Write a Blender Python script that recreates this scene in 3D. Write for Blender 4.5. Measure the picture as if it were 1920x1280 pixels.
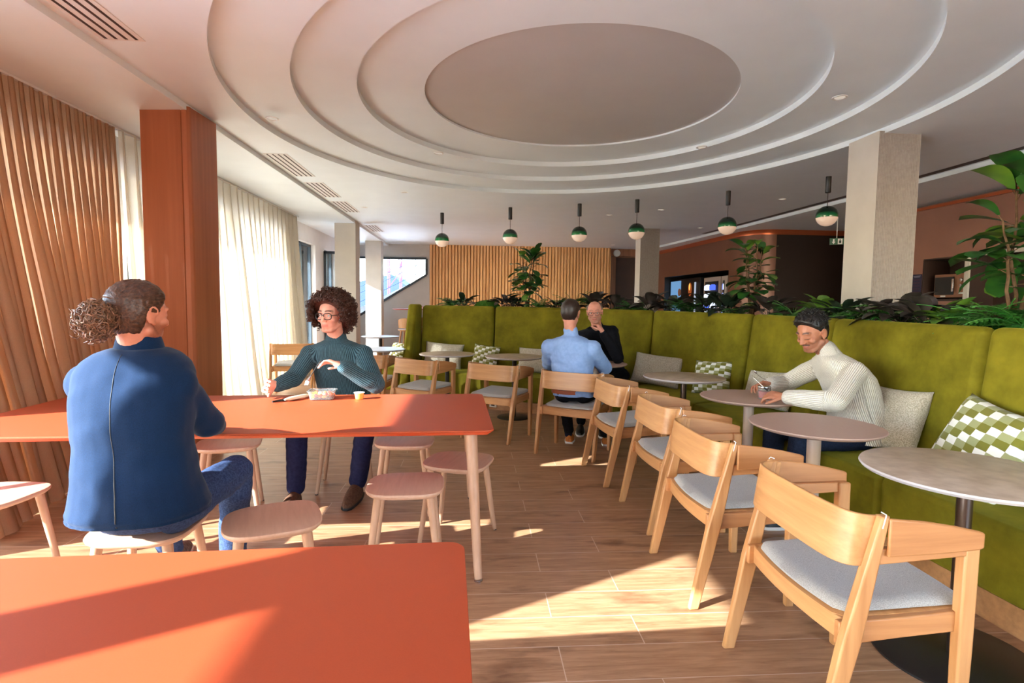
import bpy, math, random
import numpy as np
from mathutils import Vector, Matrix, Quaternion, noise

for o in list(bpy.data.objects): bpy.data.objects.remove(o)
scene = bpy.context.scene
COL = scene.collection
PI = math.pi
random.seed(7)

# ------------------------------------------------------------------ camera
FPX = 1020.0
PITCH, ROLL, YAW = .068, -.0114, .068
cam_data = bpy.data.cameras.new('camera')
cam_data.sensor_width = 36.0
cam_data.lens = FPX / 1920 * 36.0
cam_data.clip_start = .05
cam_data.clip_end = 500
cam = bpy.data.objects.new('camera', cam_data); COL.objects.link(cam)
_f = Vector((math.sin(YAW) * math.cos(PITCH), math.cos(YAW) * math.cos(PITCH), -math.sin(PITCH)))
_r = Vector((math.cos(YAW), -math.sin(YAW), 0)); _u = _r.cross(_f)
_R = _r * math.cos(ROLL) - _u * math.sin(ROLL)
_U = _r * math.sin(ROLL) + _u * math.cos(ROLL)
M = Matrix.Identity(4)
for i in range(3):
    M[i][0] = _R[i]; M[i][1] = _U[i]; M[i][2] = -_f[i]
M[2][3] = 1.355
cam.matrix_world = M
scene.camera = cam

# ------------------------------------------------------------------ world, sun, exposure
w = bpy.data.worlds.new('sky'); scene.world = w; w.use_nodes = True
nt = w.node_tree; nt.nodes.clear()
out = nt.nodes.new('ShaderNodeOutputWorld'); bg = nt.nodes.new('ShaderNodeBackground')
sky = nt.nodes.new('ShaderNodeTexSky'); sky.sky_type = 'NISHITA'; sky.sun_disc = False
sky.sun_elevation = math.radians(38); sky.sun_rotation = math.radians(-117)
sky.air_density = 1.0; sky.dust_density = .6; sky.ozone_density = 1.0
bg.inputs['Strength'].default_value = 2.6
nt.links.new(sky.outputs[0], bg.inputs[0]); nt.links.new(bg.outputs[0], out.inputs[0])

sun_d = bpy.data.lights.new('sun', 'SUN'); sun_d.energy = 36.0; sun_d.angle = math.radians(.5)
sun_d.color = (1, .985, .95)
sun = bpy.data.objects.new('sun', sun_d); COL.objects.link(sun)
sun.rotation_euler = Vector((1, .51, -.468)).to_track_quat('-Z', 'Y').to_euler()
sun.location = (-8, -4, 6)

vs = scene.view_settings
scene.display_settings.display_device = 'sRGB'
vs.view_transform = 'Standard'; vs.look = 'None'; vs.gamma = 1.0; vs.use_curve_mapping = False
vs.exposure = 0.2

# ------------------------------------------------------------------ materials
def S(r, g=None, b=None):
    if isinstance(r, str):
        h = r.lstrip('#'); r, g, b = (int(h[i:i + 2], 16) for i in (0, 2, 4))
    def f(c):
        c /= 255.; return c / 12.92 if c <= .04045 else ((c + .055) / 1.055) ** 2.4
    return (f(r), f(g), f(b), 1)

def N(nt, t, **kw):
    n = nt.nodes.new('ShaderNode' + t)
    for k, v in kw.items():
        if k in n.inputs: n.inputs[k].default_value = v
        else: setattr(n, k, v)
    return n

def base(name, col, rough=.6, **kw):
    m = bpy.data.materials.new(name); m.use_nodes = True
    b = m.node_tree.nodes['Principled BSDF']
    b.inputs['Base Color'].default_value = col
    b.inputs['Roughness'].default_value = rough
    if rough >= .8: b.inputs['Specular IOR Level'].default_value = .15
    for k, v in kw.items():
        b.inputs[k.replace('_', ' ')].default_value = v
    return m, m.node_tree, b

def coords(nt, scale=(1, 1, 1), kind='Object', rot=(0, 0, 0)):
    tc = N(nt, 'TexCoord'); mp = N(nt, 'Mapping')
    mp.inputs['Scale'].default_value = scale; mp.inputs['Rotation'].default_value = rot
    nt.links.new(tc.outputs[kind], mp.inputs[0]); return mp.outputs[0]

def ramp(nt, src, stops):
    r = N(nt, 'ValToRGB'); e = r.color_ramp.elements
    while len(e) < len(stops): e.new(.5)
    for i, (p, c) in enumerate(stops): e[i].position = p; e[i].color = c
    nt.links.new(src, r.inputs[0]); return r.outputs[0]

def bump(nt, b, src, strength=.2, dist=.002):
    n = N(nt, 'Bump'); n.inputs['Strength'].default_value = strength; n.inputs['Distance'].default_value = dist
    nt.links.new(src, n.inputs['Height']); nt.links.new(n.outputs[0], b.inputs['Normal']); return n

def noise_mat(name, c1, c2, scale=20, rough=.7, bs=.15, bd=.002, sc=(1, 1, 1), detail=3, **kw):
    m, nt, b = base(name, c1, rough, **kw)
    v = coords(nt, sc)
    n = N(nt, 'TexNoise'); n.inputs['Scale'].default_value = scale; n.inputs['Detail'].default_value = detail
    nt.links.new(v, n.inputs['Vector'])
    nt.links.new(ramp(nt, n.outputs[0], [(.35, c1), (.65, c2)]), b.inputs['Base Color'])
    if bs: bump(nt, b, n.outputs[0], bs, bd)
    return m

def wood(name, c1, c2, axis=2, scale=1.0, rough=.45, stretch=.06):
    m, nt, b = base(name, c1, rough)
    sc = [scale] * 3; sc[axis] = scale * stretch
    v = coords(nt, sc)
    n = N(nt, 'TexNoise'); n.inputs['Scale'].default_value = 38; n.inputs['Detail'].default_value = 6; n.inputs['Roughness'].default_value = .6
    nt.links.new(v, n.inputs['Vector'])
    n2 = N(nt, 'TexNoise'); n2.inputs['Scale'].default_value = 7; n2.inputs['Detail'].default_value = 3
    nt.links.new(v, n2.inputs['Vector'])
    mx = N(nt, 'Math', operation='ADD'); mx.inputs[1].default_value = 0
    m1 = N(nt, 'Math', operation='MULTIPLY'); m1.inputs[1].default_value = .5
    m2 = N(nt, 'Math', operation='MULTIPLY'); m2.inputs[1].default_value = .5
    nt.links.new(n.outputs[0], m1.inputs[0]); nt.links.new(n2.outputs[0], m2.inputs[0])
    nt.links.new(m1.outputs[0], mx.inputs[0]); nt.links.new(m2.outputs[0], mx.inputs[1])
    nt.links.new(ramp(nt, mx.outputs[0], [(.38, c2), (.62, c1)]), b.inputs['Base Color'])
    bump(nt, b, mx.outputs[0], .08, .001)
    return m

MT = {}
MT['white'] = noise_mat('white paint', S(226, 222, 219), S(222, 218, 215), 6, .9, 0)
MT['ceil'] = noise_mat('ceiling paint', S(232, 239, 243), S(229, 236, 240), 3, .5, 0)
MT['disc'] = noise_mat('ceiling disc paint', S(196, 192, 190), S(193, 189, 187), 3, .45, 0)
MT['wallgrey'] = noise_mat('grey wall paint', S(196, 192, 188), S(190, 187, 184), 4, .9, .05)
MT['colwhite'] = noise_mat('column paint', S(205, 197, 187), S(200, 192, 182), 5, .8, .05)
MT['flute'] = noise_mat('fluted grey beige plaster shade tone', S(170, 160, 151), S(160, 150, 141), 40, .9, .2)  # weaker light on the fluted sides is put into this darker tone
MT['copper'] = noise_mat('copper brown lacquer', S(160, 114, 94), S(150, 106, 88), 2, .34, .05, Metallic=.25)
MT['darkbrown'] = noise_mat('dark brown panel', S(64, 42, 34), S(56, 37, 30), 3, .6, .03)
MT['bench_wood'] = wood('bench oak', S(178, 128, 84), S(150, 104, 66), 0)
MT['oak'] = wood('oak', S(200, 148, 96), S(172, 118, 70), 2, 1.0, .42)
MT['oakh'] = wood('oak plywood', S(202, 150, 98), S(174, 120, 72), 1, 1.0, .40)
MT['oakx'] = wood('oak rail', S(196, 140, 90), S(168, 112, 66), 0, 1.0, .42)
MT['stoolwood'] = wood('pale pink oak', S(196, 156, 128), S(170, 130, 102), 2, 1.0, .5)
MT['stoolseat'] = noise_mat('stool seat lacquer', S(200, 162, 138), S(192, 154, 130), 60, .5, .03, .0005, (1, .1, 1))
MT['reddwood'] = wood('reddish veneer', S(172, 102, 66), S(146, 82, 50), 2, .45, .42, .03)
MT['orange'] = noise_mat('orange laminate', S(174, 72, 38), S(171, 70, 36), 300, .55, .02, .0003, Specular_IOR_Level=.28)
MT['orange_edge'] = base('orange edge', S(226, 84, 40), .35)[0]
MT['marble'] = noise_mat('beige stone', S(196, 176, 156), S(170, 148, 128), 14, .35, 0, detail=8)
MT['marble_rim'] = base('pale stone rim', S(198, 188, 184), .4)[0]
MT['taupe'] = noise_mat('taupe laminate', S(186, 154, 138), S(182, 150, 134), 90, .45, 0)
MT['taupe_metal'] = base('taupe powder coat', S(180, 160, 146), .4)[0]
MT['black_metal'] = base('black powder coat', S(26, 23, 22), .38)[0]
MT['steel'] = base('brushed bronze steel', S(96, 84, 78), .28, Metallic=.9)[0]
MT['chrome'] = base('steel', S(190, 190, 192), .22, Metallic=1.0)[0]
MT['black'] = base('black plastic', S(20, 20, 22), .4)[0]
MT['whitepl'] = base('white plastic', S(225, 225, 222), .4)[0]
MT['greyframe'] = base('anthracite frame', S(50, 62, 72), .45)[0]
MT['seatfab'] = noise_mat('grey bouclé', S(178, 175, 170), S(142, 140, 136), 420, .95, .5, .002, Sheen_Weight=.3)
MT['plain_pillow'] = noise_mat('oatmeal weave', S(206, 197, 178), S(158, 148, 128), 150, .95, .8, .004, Sheen_Weight=.2)

def velvet():
    m, nt, b = base('olive velvet', S(128, 122, 28), .85, Sheen_Weight=.38, Sheen_Roughness=.35)
    b.inputs['Sheen Tint'].default_value = S(190, 184, 70)
    v = coords(nt); n = N(nt, 'TexNoise'); n.inputs['Scale'].default_value = 3.5; n.inputs['Detail'].default_value = 5; n.inputs['Roughness'].default_value = .65
    nt.links.new(v, n.inputs['Vector'])
    nt.links.new(ramp(nt, n.outputs[0], [(.3, S(90, 84, 14)), (.7, S(130, 120, 28))]), b.inputs['Base Color'])
    n2 = N(nt, 'TexNoise'); n2.inputs['Scale'].default_value = 500; nt.links.new(v, n2.inputs['Vector'])
    bump(nt, b, n2.outputs[0], .25, .001)
    return m
MT['velvet'] = velvet()

def check_pillow():
    m, nt, b = base('green check weave', S(230, 230, 220), .95, Sheen_Weight=.2)
    v = coords(nt, (1, 1, 1), 'Generated')
    mp = N(nt, 'Mapping'); mp.inputs['Scale'].default_value = (1, 1, 1)
    wn = N(nt, 'TexNoise'); wn.inputs['Scale'].default_value = 5
    nt.links.new(v, wn.inputs['Vector'])
    ad = N(nt, 'MixRGB', blend_type='LINEAR_LIGHT'); ad.inputs[0].default_value = .012
    nt.links.new(v, ad.inputs[1]); nt.links.new(wn.outputs[1], ad.inputs[2])
    sx = N(nt, 'SeparateXYZ'); nt.links.new(ad.outputs[0], sx.inputs[0])
    def cell(o, k):
        a = N(nt, 'Math', operation='MULTIPLY'); a.inputs[1].default_value = k
        f = N(nt, 'Math', operation='FLOOR'); nt.links.new(o, a.inputs[0]); nt.links.new(a.outputs[0], f.inputs[0]); return f.outputs[0]
    cx = cell(sx.outputs[0], 8); cz = cell(sx.outputs[2], 12)
    s = N(nt, 'Math', operation='MULTIPLY'); s.inputs[1].default_value = 2
    nt.links.new(cx, s.inputs[0])
    a = N(nt, 'Math', operation='ADD'); nt.links.new(s.outputs[0], a.inputs[0]); nt.links.new(cz, a.inputs[1])
    md = N(nt, 'Math', operation='MODULO'); md.inputs[1].default_value = 3; nt.links.new(a.outputs[0], md.inputs[0])
    d = N(nt, 'Math', operation='DIVIDE'); d.inputs[1].default_value = 3; nt.links.new(md.outputs[0], d.inputs[0])
    r = N(nt, 'ValToRGB'); r.color_ramp.interpolation = 'CONSTANT'; e = r.color_ramp.elements; e.new(.5)
    e[0].position = 0; e[0].color = S(232, 232, 224); e[1].position = .25; e[1].color = S(118, 116, 44); e[2].position = .6; e[2].color = S(156, 158, 112)
    nt.links.new(d.outputs[0], r.inputs[0]); nt.links.new(r.outputs[0], b.inputs['Base Color'])
    n2 = N(nt, 'TexNoise'); n2.inputs['Scale'].default_value = 160; nt.links.new(v, n2.inputs['Vector']); bump(nt, b, n2.outputs[0], .4, .002)
    return m
MT['check_pillow'] = check_pillow()

def floor_mat():
    m, nt, b = base('wood look planks', S(150, 100, 64), .38)
    tc = N(nt, 'TexCoord'); mp = N(nt, 'Mapping'); mp.inputs['Location'].default_value = (-.69, -.232, 0)
    nt.links.new(tc.outputs['Object'], mp.inputs[0])
    br = N(nt, 'TexBrick'); br.offset = .27; br.offset_frequency = 2; br.squash = 1
    for k, v in (('Scale', 1), ('Mortar Size', .0022), ('Mortar Smooth', .1), ('Brick Width', 1.30), ('Row Height', .203), ('Bias', 0)): br.inputs[k].default_value = v
    br.inputs['Color1'].default_value = (0, 0, 0, 1); br.inputs['Color2'].default_value = (1, 1, 1, 1); br.inputs['Mortar'].default_value = (.5, .5, .5, 1)
    nt.links.new(mp.outputs[0], br.inputs['Vector'])
    # grain shifted per plank
    sc = N(nt, 'Vectors') if False else None
    mul = N(nt, 'VectorMath', operation='MULTIPLY_ADD')
    nt.links.new(br.outputs['Color'], mul.inputs[0]); mul.inputs[1].default_value = (7.3, 3.1, 1.7)
    nt.links.new(tc.outputs['Object'], mul.inputs[2])
    mg = N(nt, 'Mapping'); mg.inputs['Scale'].default_value = (.09, 1, 1); nt.links.new(mul.outputs[0], mg.inputs[0])
    n = N(nt, 'TexNoise'); n.inputs['Scale'].default_value = 48; n.inputs['Detail'].default_value = 8; n.inputs['Roughness'].default_value = .66; n.inputs['Distortion'].default_value = .5
    nt.links.new(mg.outputs[0], n.inputs['Vector'])
    mg2 = N(nt, 'Mapping'); mg2.inputs['Scale'].default_value = (.45, 1.2, 1); nt.links.new(mul.outputs[0], mg2.inputs[0])
    n2 = N(nt, 'TexNoise'); n2.inputs['Scale'].default_value = 7; n2.inputs['Detail'].default_value = 6
    nt.links.new(mg2.outputs[0], n2.inputs['Vector'])
    c1 = ramp(nt, n.outputs[0], [(.3, S(138, 98, 68)), (.7, S(182, 142, 108))])
    c2 = ramp(nt, n2.outputs[0], [(.30, S(130, 96, 74)), (.44, S(255, 255, 255))])
    mx = N(nt, 'MixRGB', blend_type='MULTIPLY'); mx.inputs[0].default_value = .6
    nt.links.new(c1, mx.inputs[1]); nt.links.new(c2, mx.inputs[2])
    mo = N(nt, 'MixRGB'); nt.links.new(br.outputs['Fac'], mo.inputs[0]); nt.links.new(mx.outputs[0], mo.inputs[1]); mo.inputs[2].default_value = S(196, 170, 150)
    nt.links.new(mo.outputs[0], b.inputs['Base Color'])
    bump(nt, b, n.outputs[0], .05, .001)
    return m
MT['floor'] = floor_mat()

def cloth_sheer(name, col, transp, transl):
    m = bpy.data.materials.new(name); m.use_nodes = True; nt = m.node_tree; nt.nodes.clear()
    o = N(nt, 'OutputMaterial'); d = N(nt, 'BsdfDiffuse'); t = N(nt, 'BsdfTranslucent'); p = N(nt, 'BsdfTransparent')
    v = coords(nt); n = N(nt, 'TexNoise'); n.inputs['Scale'].default_value = 220; nt.links.new(v, n.inputs['Vector'])
    c = ramp(nt, n.outputs[0], [(.3, tuple(x * .9 for x in col[:3]) + (1,)), (.7, col)])
    nt.links.new(c, d.inputs[0]); nt.links.new(c, t.inputs[0])
    m1 = N(nt, 'MixShader'); m1.inputs[0].default_value = transl
    m2 = N(nt, 'MixShader'); m2.inputs[0].default_value = transp
    nt.links.new(d.outputs[0], m1.inputs[1]); nt.links.new(t.outputs[0], m1.inputs[2])
    nt.links.new(m1.outputs[0], m2.inputs[1]); nt.links.new(p.outputs[0], m2.inputs[2])
    nt.links.new(m2.outputs[0], o.inputs[0]); return m
MT['sheer'] = cloth_sheer('sheer curtain', S(238, 229, 214), .14, .52)
MT['tancurtain'] = cloth_sheer('tan curtain', S(206, 170, 138), .03, .50)

def glass_pane():
    m = bpy.data.materials.new('window glass'); m.use_nodes = True; nt = m.node_tree; nt.nodes.clear()
    o = N(nt, 'OutputMaterial'); g = N(nt, 'BsdfGlossy'); g.inputs['Roughness'].default_value = .02
    p = N(nt, 'BsdfTransparent'); p.inputs[0].default_value = (.93, .96, .97, 1)
    fr = N(nt, 'Fresnel'); fr.inputs[0].default_value = 1.45
    mx = N(nt, 'MixShader'); nt.links.new(fr.outputs[0], mx.inputs[0]); nt.links.new(p.outputs[0], mx.inputs[1]); nt.links.new(g.outputs[0], mx.inputs[2])
    nt.links.new(mx.outputs[0], o.inputs[0]); return m
MT['pane'] = glass_pane()
MT['lens'] = glass_pane(); MT['lens'].name = 'spectacle lens'
for _n in MT['lens'].node_tree.nodes:
    if _n.type == 'FRESNEL': _n.inputs[0].default_value = 1.12

def slats(name, c1, c2, period, axis=0, depth=.01):
    m, nt, b = base(name, c1, .45)
    v = coords(nt, (1, 1, .05)); n = N(nt, 'TexNoise'); n.inputs['Scale'].default_value = 30; n.inputs['Detail'].default_value = 5
    nt.links.new(v, n.inputs['Vector'])
    nt.links.new(ramp(nt, n.outputs[0], [(.35, c2), (.65, c1)]), b.inputs['Base Color'])
    return m
MT['slatwood'] = slats('slatted oak', S(238, 184, 126), S(206, 148, 92), .09)
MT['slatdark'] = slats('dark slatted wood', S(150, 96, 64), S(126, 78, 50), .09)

def leafmat(name, c1, c2, rough=.35):
    m = noise_mat(name, c1, c2, 9, rough, .2, .004)
    b = m.node_tree.nodes['Principled BSDF']
    return m
MT['leaf'] = leafmat('fig leaf', S(30, 74, 34), S(56, 104, 38))
MT['leaf_lime'] = leafmat('young leaf', S(100, 136, 44), S(74, 116, 44))
MT['leaf_dark'] = leafmat('dark leaf', S(28, 44, 34), S(44, 54, 40))
MT['fern'] = leafmat('fern leaf', S(40, 104, 36), S(70, 128, 44), .5)
MT['purple'] = leafmat('purple grey leaf', S(74, 64, 62), S(52, 50, 44), .4)
MT['moss'] = noise_mat('moss', S(62, 104, 30), S(40, 80, 24), 40, .9, .8, .01)
MT['bark'] = noise_mat('bark', S(110, 84, 60), S(84, 62, 44), 30, .8, .3)
MT['soil'] = noise_mat('planter soil', S(24, 22, 20), S(36, 30, 26), 30, .95, .5, .01)

def emis(name, col, st):
    m = bpy.data.materials.new(name); m.use_nodes = True; nt = m.node_tree; nt.nodes.clear()
    o = N(nt, 'OutputMaterial'); e = N(nt, 'Emission'); e.inputs[0].default_value = col; e.inputs[1].default_value = st
    nt.links.new(e.outputs[0], o.inputs[0]); return m

# ------------------------------------------------------------------ mesh helpers
class MB:
    def __init__(s): s.v = []; s.f = []; s.mi = []; s.cur = 0
    def add(s, vs_, fs, M=None):
        k = len(s.v)
        for p in vs_:
            p = Vector(p)
            s.v.append(tuple(M @ p) if M is not None else tuple(p))
        for q in fs: s.f.append(tuple(k + i for i in q)); s.mi.append(s.cur)
        return s
    def box(s, lo, hi, M=None):
        x0, y0, z0 = lo; x1, y1, z1 = hi
        return s.add([(x0, y0, z0), (x1, y0, z0), (x1, y1, z0), (x0, y1, z0), (x0, y0, z1), (x1, y0, z1), (x1, y1, z1), (x0, y1, z1)],
                     [(0, 3, 2, 1), (4, 5, 6, 7), (0, 1, 5, 4), (1, 2, 6, 5), (2, 3, 7, 6), (3, 0, 4, 7)], M)
    def rings(s, rs, cap=True, closed=True, M=None):
        n = len(rs[0]); vs_ = [p for r in rs for p in r]; fs = []
        for i in range(len(rs) - 1):
            for j in range(n if closed else n - 1):
                a = i * n + j; b = i * n + (j + 1) % n
                fs.append((a, b, b + n, a + n))
        if cap:
            fs.append(tuple(range(n - 1, -1, -1))); fs.append(tuple((len(rs) - 1) * n + j for j in range(n)))
        return s.add(vs_, fs, M)
    def tube(s, pts, rad, seg=10, cap=True, M=None, sq=None):
        pts = [Vector(p) for p in pts]
        if not hasattr(rad, '__len__'): rad = [rad] * len(pts)
        rs = []; up = None
        for i, p in enumerate(pts):
            t = (pts[min(i + 1, len(pts) - 1)] - pts[max(i - 1, 0)])
            if t.length < 1e-9: t = Vector((0, 0, 1))
            t.normalize()
            if up is None:
                up = Vector((0, 0, 1)) if abs(t.z) < .9 else Vector((1, 0, 0))
            a = up - t * up.dot(t)
            if a.length < 1e-6: a = t.orthogonal()
            a.normalize(); up = a; b = t.cross(a)
            r = rad[i]
            if sq: rs.append([p + a * (sq[0] * c[0]) + b * (sq[1] * c[1]) for c in ((1, 1), (-1, 1), (-1, -1), (1, -1))])
            else: rs.append([p + (a * math.cos(2 * PI * j / seg) + b * math.sin(2 * PI * j / seg)) * r for j in range(seg)])
        return s.rings(rs, cap, True, M)
    def lathe(s, prof, seg=32, c=(0, 0, 0), M=None):
        rs = [[(c[0] + r * math.cos(2 * PI * j / seg), c[1] + r * math.sin(2 * PI * j / seg), c[2] + z) for j in range(seg)] for r, z in prof]
        return s.rings(rs, True, True, M)
    def sphere(s, c, r, seg=16, rn=10, M=None, R3=None):
        if not hasattr(r, '__len__'): r = (r, r, r)
        vs_ = []; fs = []
        def P(x, y, z):
            p = Vector((x * r[0], y * r[1], z * r[2]))
            if R3 is not None: p = R3 @ p
            return Vector(c) + p
        vs_.append(P(0, 0, -1))
        for i in range(1, rn):
            t = PI * i / rn
            for j in range(seg):
                a = 2 * PI * j / seg; vs_.append(P(math.sin(t) * math.cos(a), math.sin(t) * math.sin(a), -math.cos(t)))
        vs_.append(P(0, 0, 1)); top = len(vs_) - 1
        for j in range(seg): fs.append((0, 1 + (j + 1) % seg, 1 + j))
        for i in range(rn - 2):
            for j in range(seg):
                a = 1 + i * seg + j; b = 1 + i * seg + (j + 1) % seg
                fs.append((a, b, b + seg, a + seg))
        k = 1 + (rn - 2) * seg
        for j in range(seg): fs.append((k + j, k + (j + 1) % seg, top))
        return s.add(vs_, fs, M)
    def cap(s, p0, p1, r0, r1, seg=14):
        """closed tapered capsule"""
        p0 = Vector(p0); p1 = Vector(p1); t = (p1 - p0)
        L = t.length
        if L < 1e-6: return s.sphere(p0, r0)
        t.normalize(); a = t.orthogonal().normalized(); b = t.cross(a)
        rs = []
        for k in range(1, 5):
            an = PI / 2 * k / 5; rs.append((p0 - t * r0 * math.cos(an), r0 * math.sin(an)))
        n = max(2, int(L / .02))
        for k in range(n + 1):
            u = k / n; rs.append((p0 + t * L * u, r0 + (r1 - r0) * u))
        for k in range(4, 0, -1):
            an = PI / 2 * k / 5; rs.append((p1 + t * r1 * math.cos(an), r1 * math.sin(an)))
        return s.rings([[c + (a * math.cos(2 * PI * j / seg) + b * math.sin(2 * PI * j / seg)) * r for j in range(seg)] for c, r in rs])
    def mesh(s, name, smooth=True, angle=40):
        me = bpy.data.meshes.new(name); me.from_pydata(s.v, [], s.f); me.validate(); me.update()
        if smooth and len(me.polygons):
            me.polygons.foreach_set('use_smooth', [True] * len(me.polygons))
            me.set_sharp_from_angle(angle=math.radians(angle))
        return me
    def build(s, name, mat, parent=None, smooth=True, bevel=0, angle=40, seg=2, loc=None):
        me = s.mesh(name, smooth, angle)
        mats = mat if isinstance(mat, (list, tuple)) else [mat]
        for m_ in mats: me.materials.append(MT[m_] if isinstance(m_, str) else m_)
        if len(mats) > 1: me.polygons.foreach_set('material_index', s.mi)
        o = bpy.data.objects.new(name, me); COL.objects.link(o)
        if parent is not None: o.parent = parent
        if loc is not None: o.location = loc
        if bevel:
            b = o.modifiers.new('bevel', 'BEVEL'); b.width = bevel; b.segments = seg; b.limit_method = 'ANGLE'; b.angle_limit = math.radians(35)
        return o

def tag(o, label=None, cat=None, group=None, kind=None):
    if label: o['label'] = label
    if cat: o['category'] = cat
    if group: o['group'] = group
    if kind: o['kind'] = kind
    return o
def thing(name, label, cat, loc=(0, 0, 0), rz=0, group=None, kind=None):
    o = bpy.data.objects.new(name, None); COL.objects.link(o); o.empty_display_size = .1
    o.location = loc; o.rotation_euler = (0, 0, rz)
    return tag(o, label, cat, group, kind)
def struct(name, mb, mat, label=None, cat=None, parent=None, **kw):
    o = mb.build(name, mat, parent, **kw)
    if parent is None: tag(o, label or name, cat or name.split('_')[0], None, 'structure')
    return o
def kids(o): return [c for c in bpy.data.objects if c.parent == o]
def dup(o, loc, rz, label, group=None):
    def rec(src, par):
        c = src.copy(); COL.objects.link(c)
        if par is not None: c.parent = par
        for k in kids(src): rec(k, c)
        return c
    c = rec(o, None); c.location = loc; c.rotation_euler = (0, 0, rz); c['label'] = label
    if group: c['group'] = group
    return c
def Tm(loc=(0, 0, 0), rz=0, rx=0, ry=0):
    return Matrix.Translation(loc) @ Matrix.Rotation(rz, 4, 'Z') @ Matrix.Rotation(ry, 4, 'Y') @ Matrix.Rotation(rx, 4, 'X')
def lerp(a, b, t): return a + (b - a) * t
def smooth_path(P, n=8):
    P = [Vector(p) for p in P]; outp = []
    for i in range(len(P) - 1):
        p0 = P[max(i - 1, 0)]; p1 = P[i]; p2 = P[i + 1]; p3 = P[min(i + 2, len(P) - 1)]
        for k in range(n):
            t = k / n
            outp.append(.5 * ((2 * p1) + (-p0 + p2) * t + (2 * p0 - 5 * p1 + 4 * p2 - p3) * t * t + (-p0 + 3 * p1 - 3 * p2 + p3) * t ** 3))
    outp.append(P[-1]); return outp
# ================================================================== SETTING
YB, YR, XL, XR = 15.05, -3.6, -3.4, 10.2
ZS, ZM = 2.90, 2.95      # window-side soffit and main ceiling
mb = MB(); mb.box((-3.75, -3.8, -.12), (XR + .2, 15.6, 0)); struct('floor', mb, 'floor', 'wood look plank floor', 'floor', smooth=False)

# --- ceiling with three stepped rings and a round centre panel
def ellp(cx, cy, a, b, vx, vy, th):
    """radius of an ellipse (axis a along (vx,vy), b across) from its centre at world angle th"""
    d = (math.cos(th), math.sin(th)); u = d[0] * vx + d[1] * vy; v_ = -d[0] * vy + d[1] * vx
    return 1 / math.sqrt((u / a) ** 2 + (v_ / b) ** 2)
CX, CY = .88, 4.81
NA = 192
def ring_pts(a, b, vx, vy, grow=0):
    return [(CX + (ellp(0, 0, a, b, vx, vy, 2 * PI * j / NA) + grow) * math.cos(2 * PI * j / NA),
             CY + (ellp(0, 0, a, b, vx, vy, 2 * PI * j / NA) + grow) * math.sin(2 * PI * j / NA)) for j in range(NA)]
def rect_pts(x0, x1, y0, y1):
    o = []
    for j in range(NA):
        c, s_ = math.cos(2 * PI * j / NA), math.sin(2 * PI * j / NA)
        t = min(((x1 - CX) / c) if c > 1e-9 else ((x0 - CX) / c) if c < -1e-9 else 1e9, ((y1 - CY) / s_) if s_ > 1e-9 else ((y0 - CY) / s_) if s_ < -1e-9 else 1e9)
        o.append((CX + t * c, CY + t * s_))
    return o
R1 = (3.15, 2.81, .28, -.96); R2 = (2.57, 2.32, .31, -.95); R3 = (2.0, 1.85, .14, -.99); R4 = (1.33, 1.30, .5, .86)
XG, XK = -2.35, 5.15
mb = MB()
H = lambda pts, z: [(x, y, z) for x, y in pts]
seq = [H(rect_pts(XG, XK, YR, YB + .4), ZM), H(ring_pts(*R1), ZM)]
z = ZM
for r in (R1, R2, R3):
    z2 = z + .055
    seq.append(H(ring_pts(*r, grow=.002), z + .012)); seq.append(H(ring_pts(*r, grow=.002), z2))
    nxt = {R1: R2, R2: R3, R3: R4}[r]
    seq.append(H(ring_pts(*nxt), z2)); z = z2
mb.rings(seq, cap=False)
mb.rings([H(ring_pts(*R4), z), H(ring_pts(*R4, grow=.002), z + .02)], cap=False)
# back slab above everything so no light leaks in
mb.box((-4.0, -3.9, 3.2), (XR + .3, 15.8, 3.35))
# soffit along the windows, with its little riser
mb.box((-3.75, YR - .2, ZS), (XG, 15.5, 3.2))
# kitchen side soffit with curved riser
KP = smooth_path([(5.62, -3.6, 0), (5.55, 2, 0), (5.48, 5.2, 0), (5.45, 6.5, 0), (5.36, 8, 0), (5.21, 10.3, 0), (4.95, 13.2, 0), (4.7, 15.4, 0)], 8)
rs = []
for p in KP: rs.append([(p.x, p.y, 3.2), (p.x, p.y, ZS - .0), (XR, p.y, ZS - .0)])
mb.rings(rs, cap=False, closed=False)
mb.add([(XK - .6, YR, ZM + .001), (5.8, YR, ZM + .001), (5.8, 15.5, ZM + .001), (XK - .6, 15.5, ZM + .001)], [(0, 1, 2, 3)])
# ring risers back to the slab edges
for r in (R1,): pass
struct('ceiling', mb, 'ceil', 'white ceiling with three stepped oval rings', 'ceiling', angle=30)
mb = MB(); mb.rings([H(ring_pts(*R4, grow=.002), z + .018), H(ring_pts(*R4, grow=-.6), z + .0185), H(ring_pts(*R4, grow=-1.25), z + .0185)], cap=True)
struct('ceiling_disc', mb, 'disc', 'taupe round panel in the middle of the ceiling rings', 'ceiling panel')
# dark slot beside kitchen riser
mb = MB()
pts = [p for p in KP if 2 < p.y < 12]
mb.rings([[(p.x - .16, p.y, ZM - .001), (p.x - .05, p.y, ZM - .001)] for p in pts], cap=False, closed=False)
struct('trim_1', mb, 'darkbrown', 'dark linear slot in the ceiling on the kitchen side', 'trim')

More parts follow.
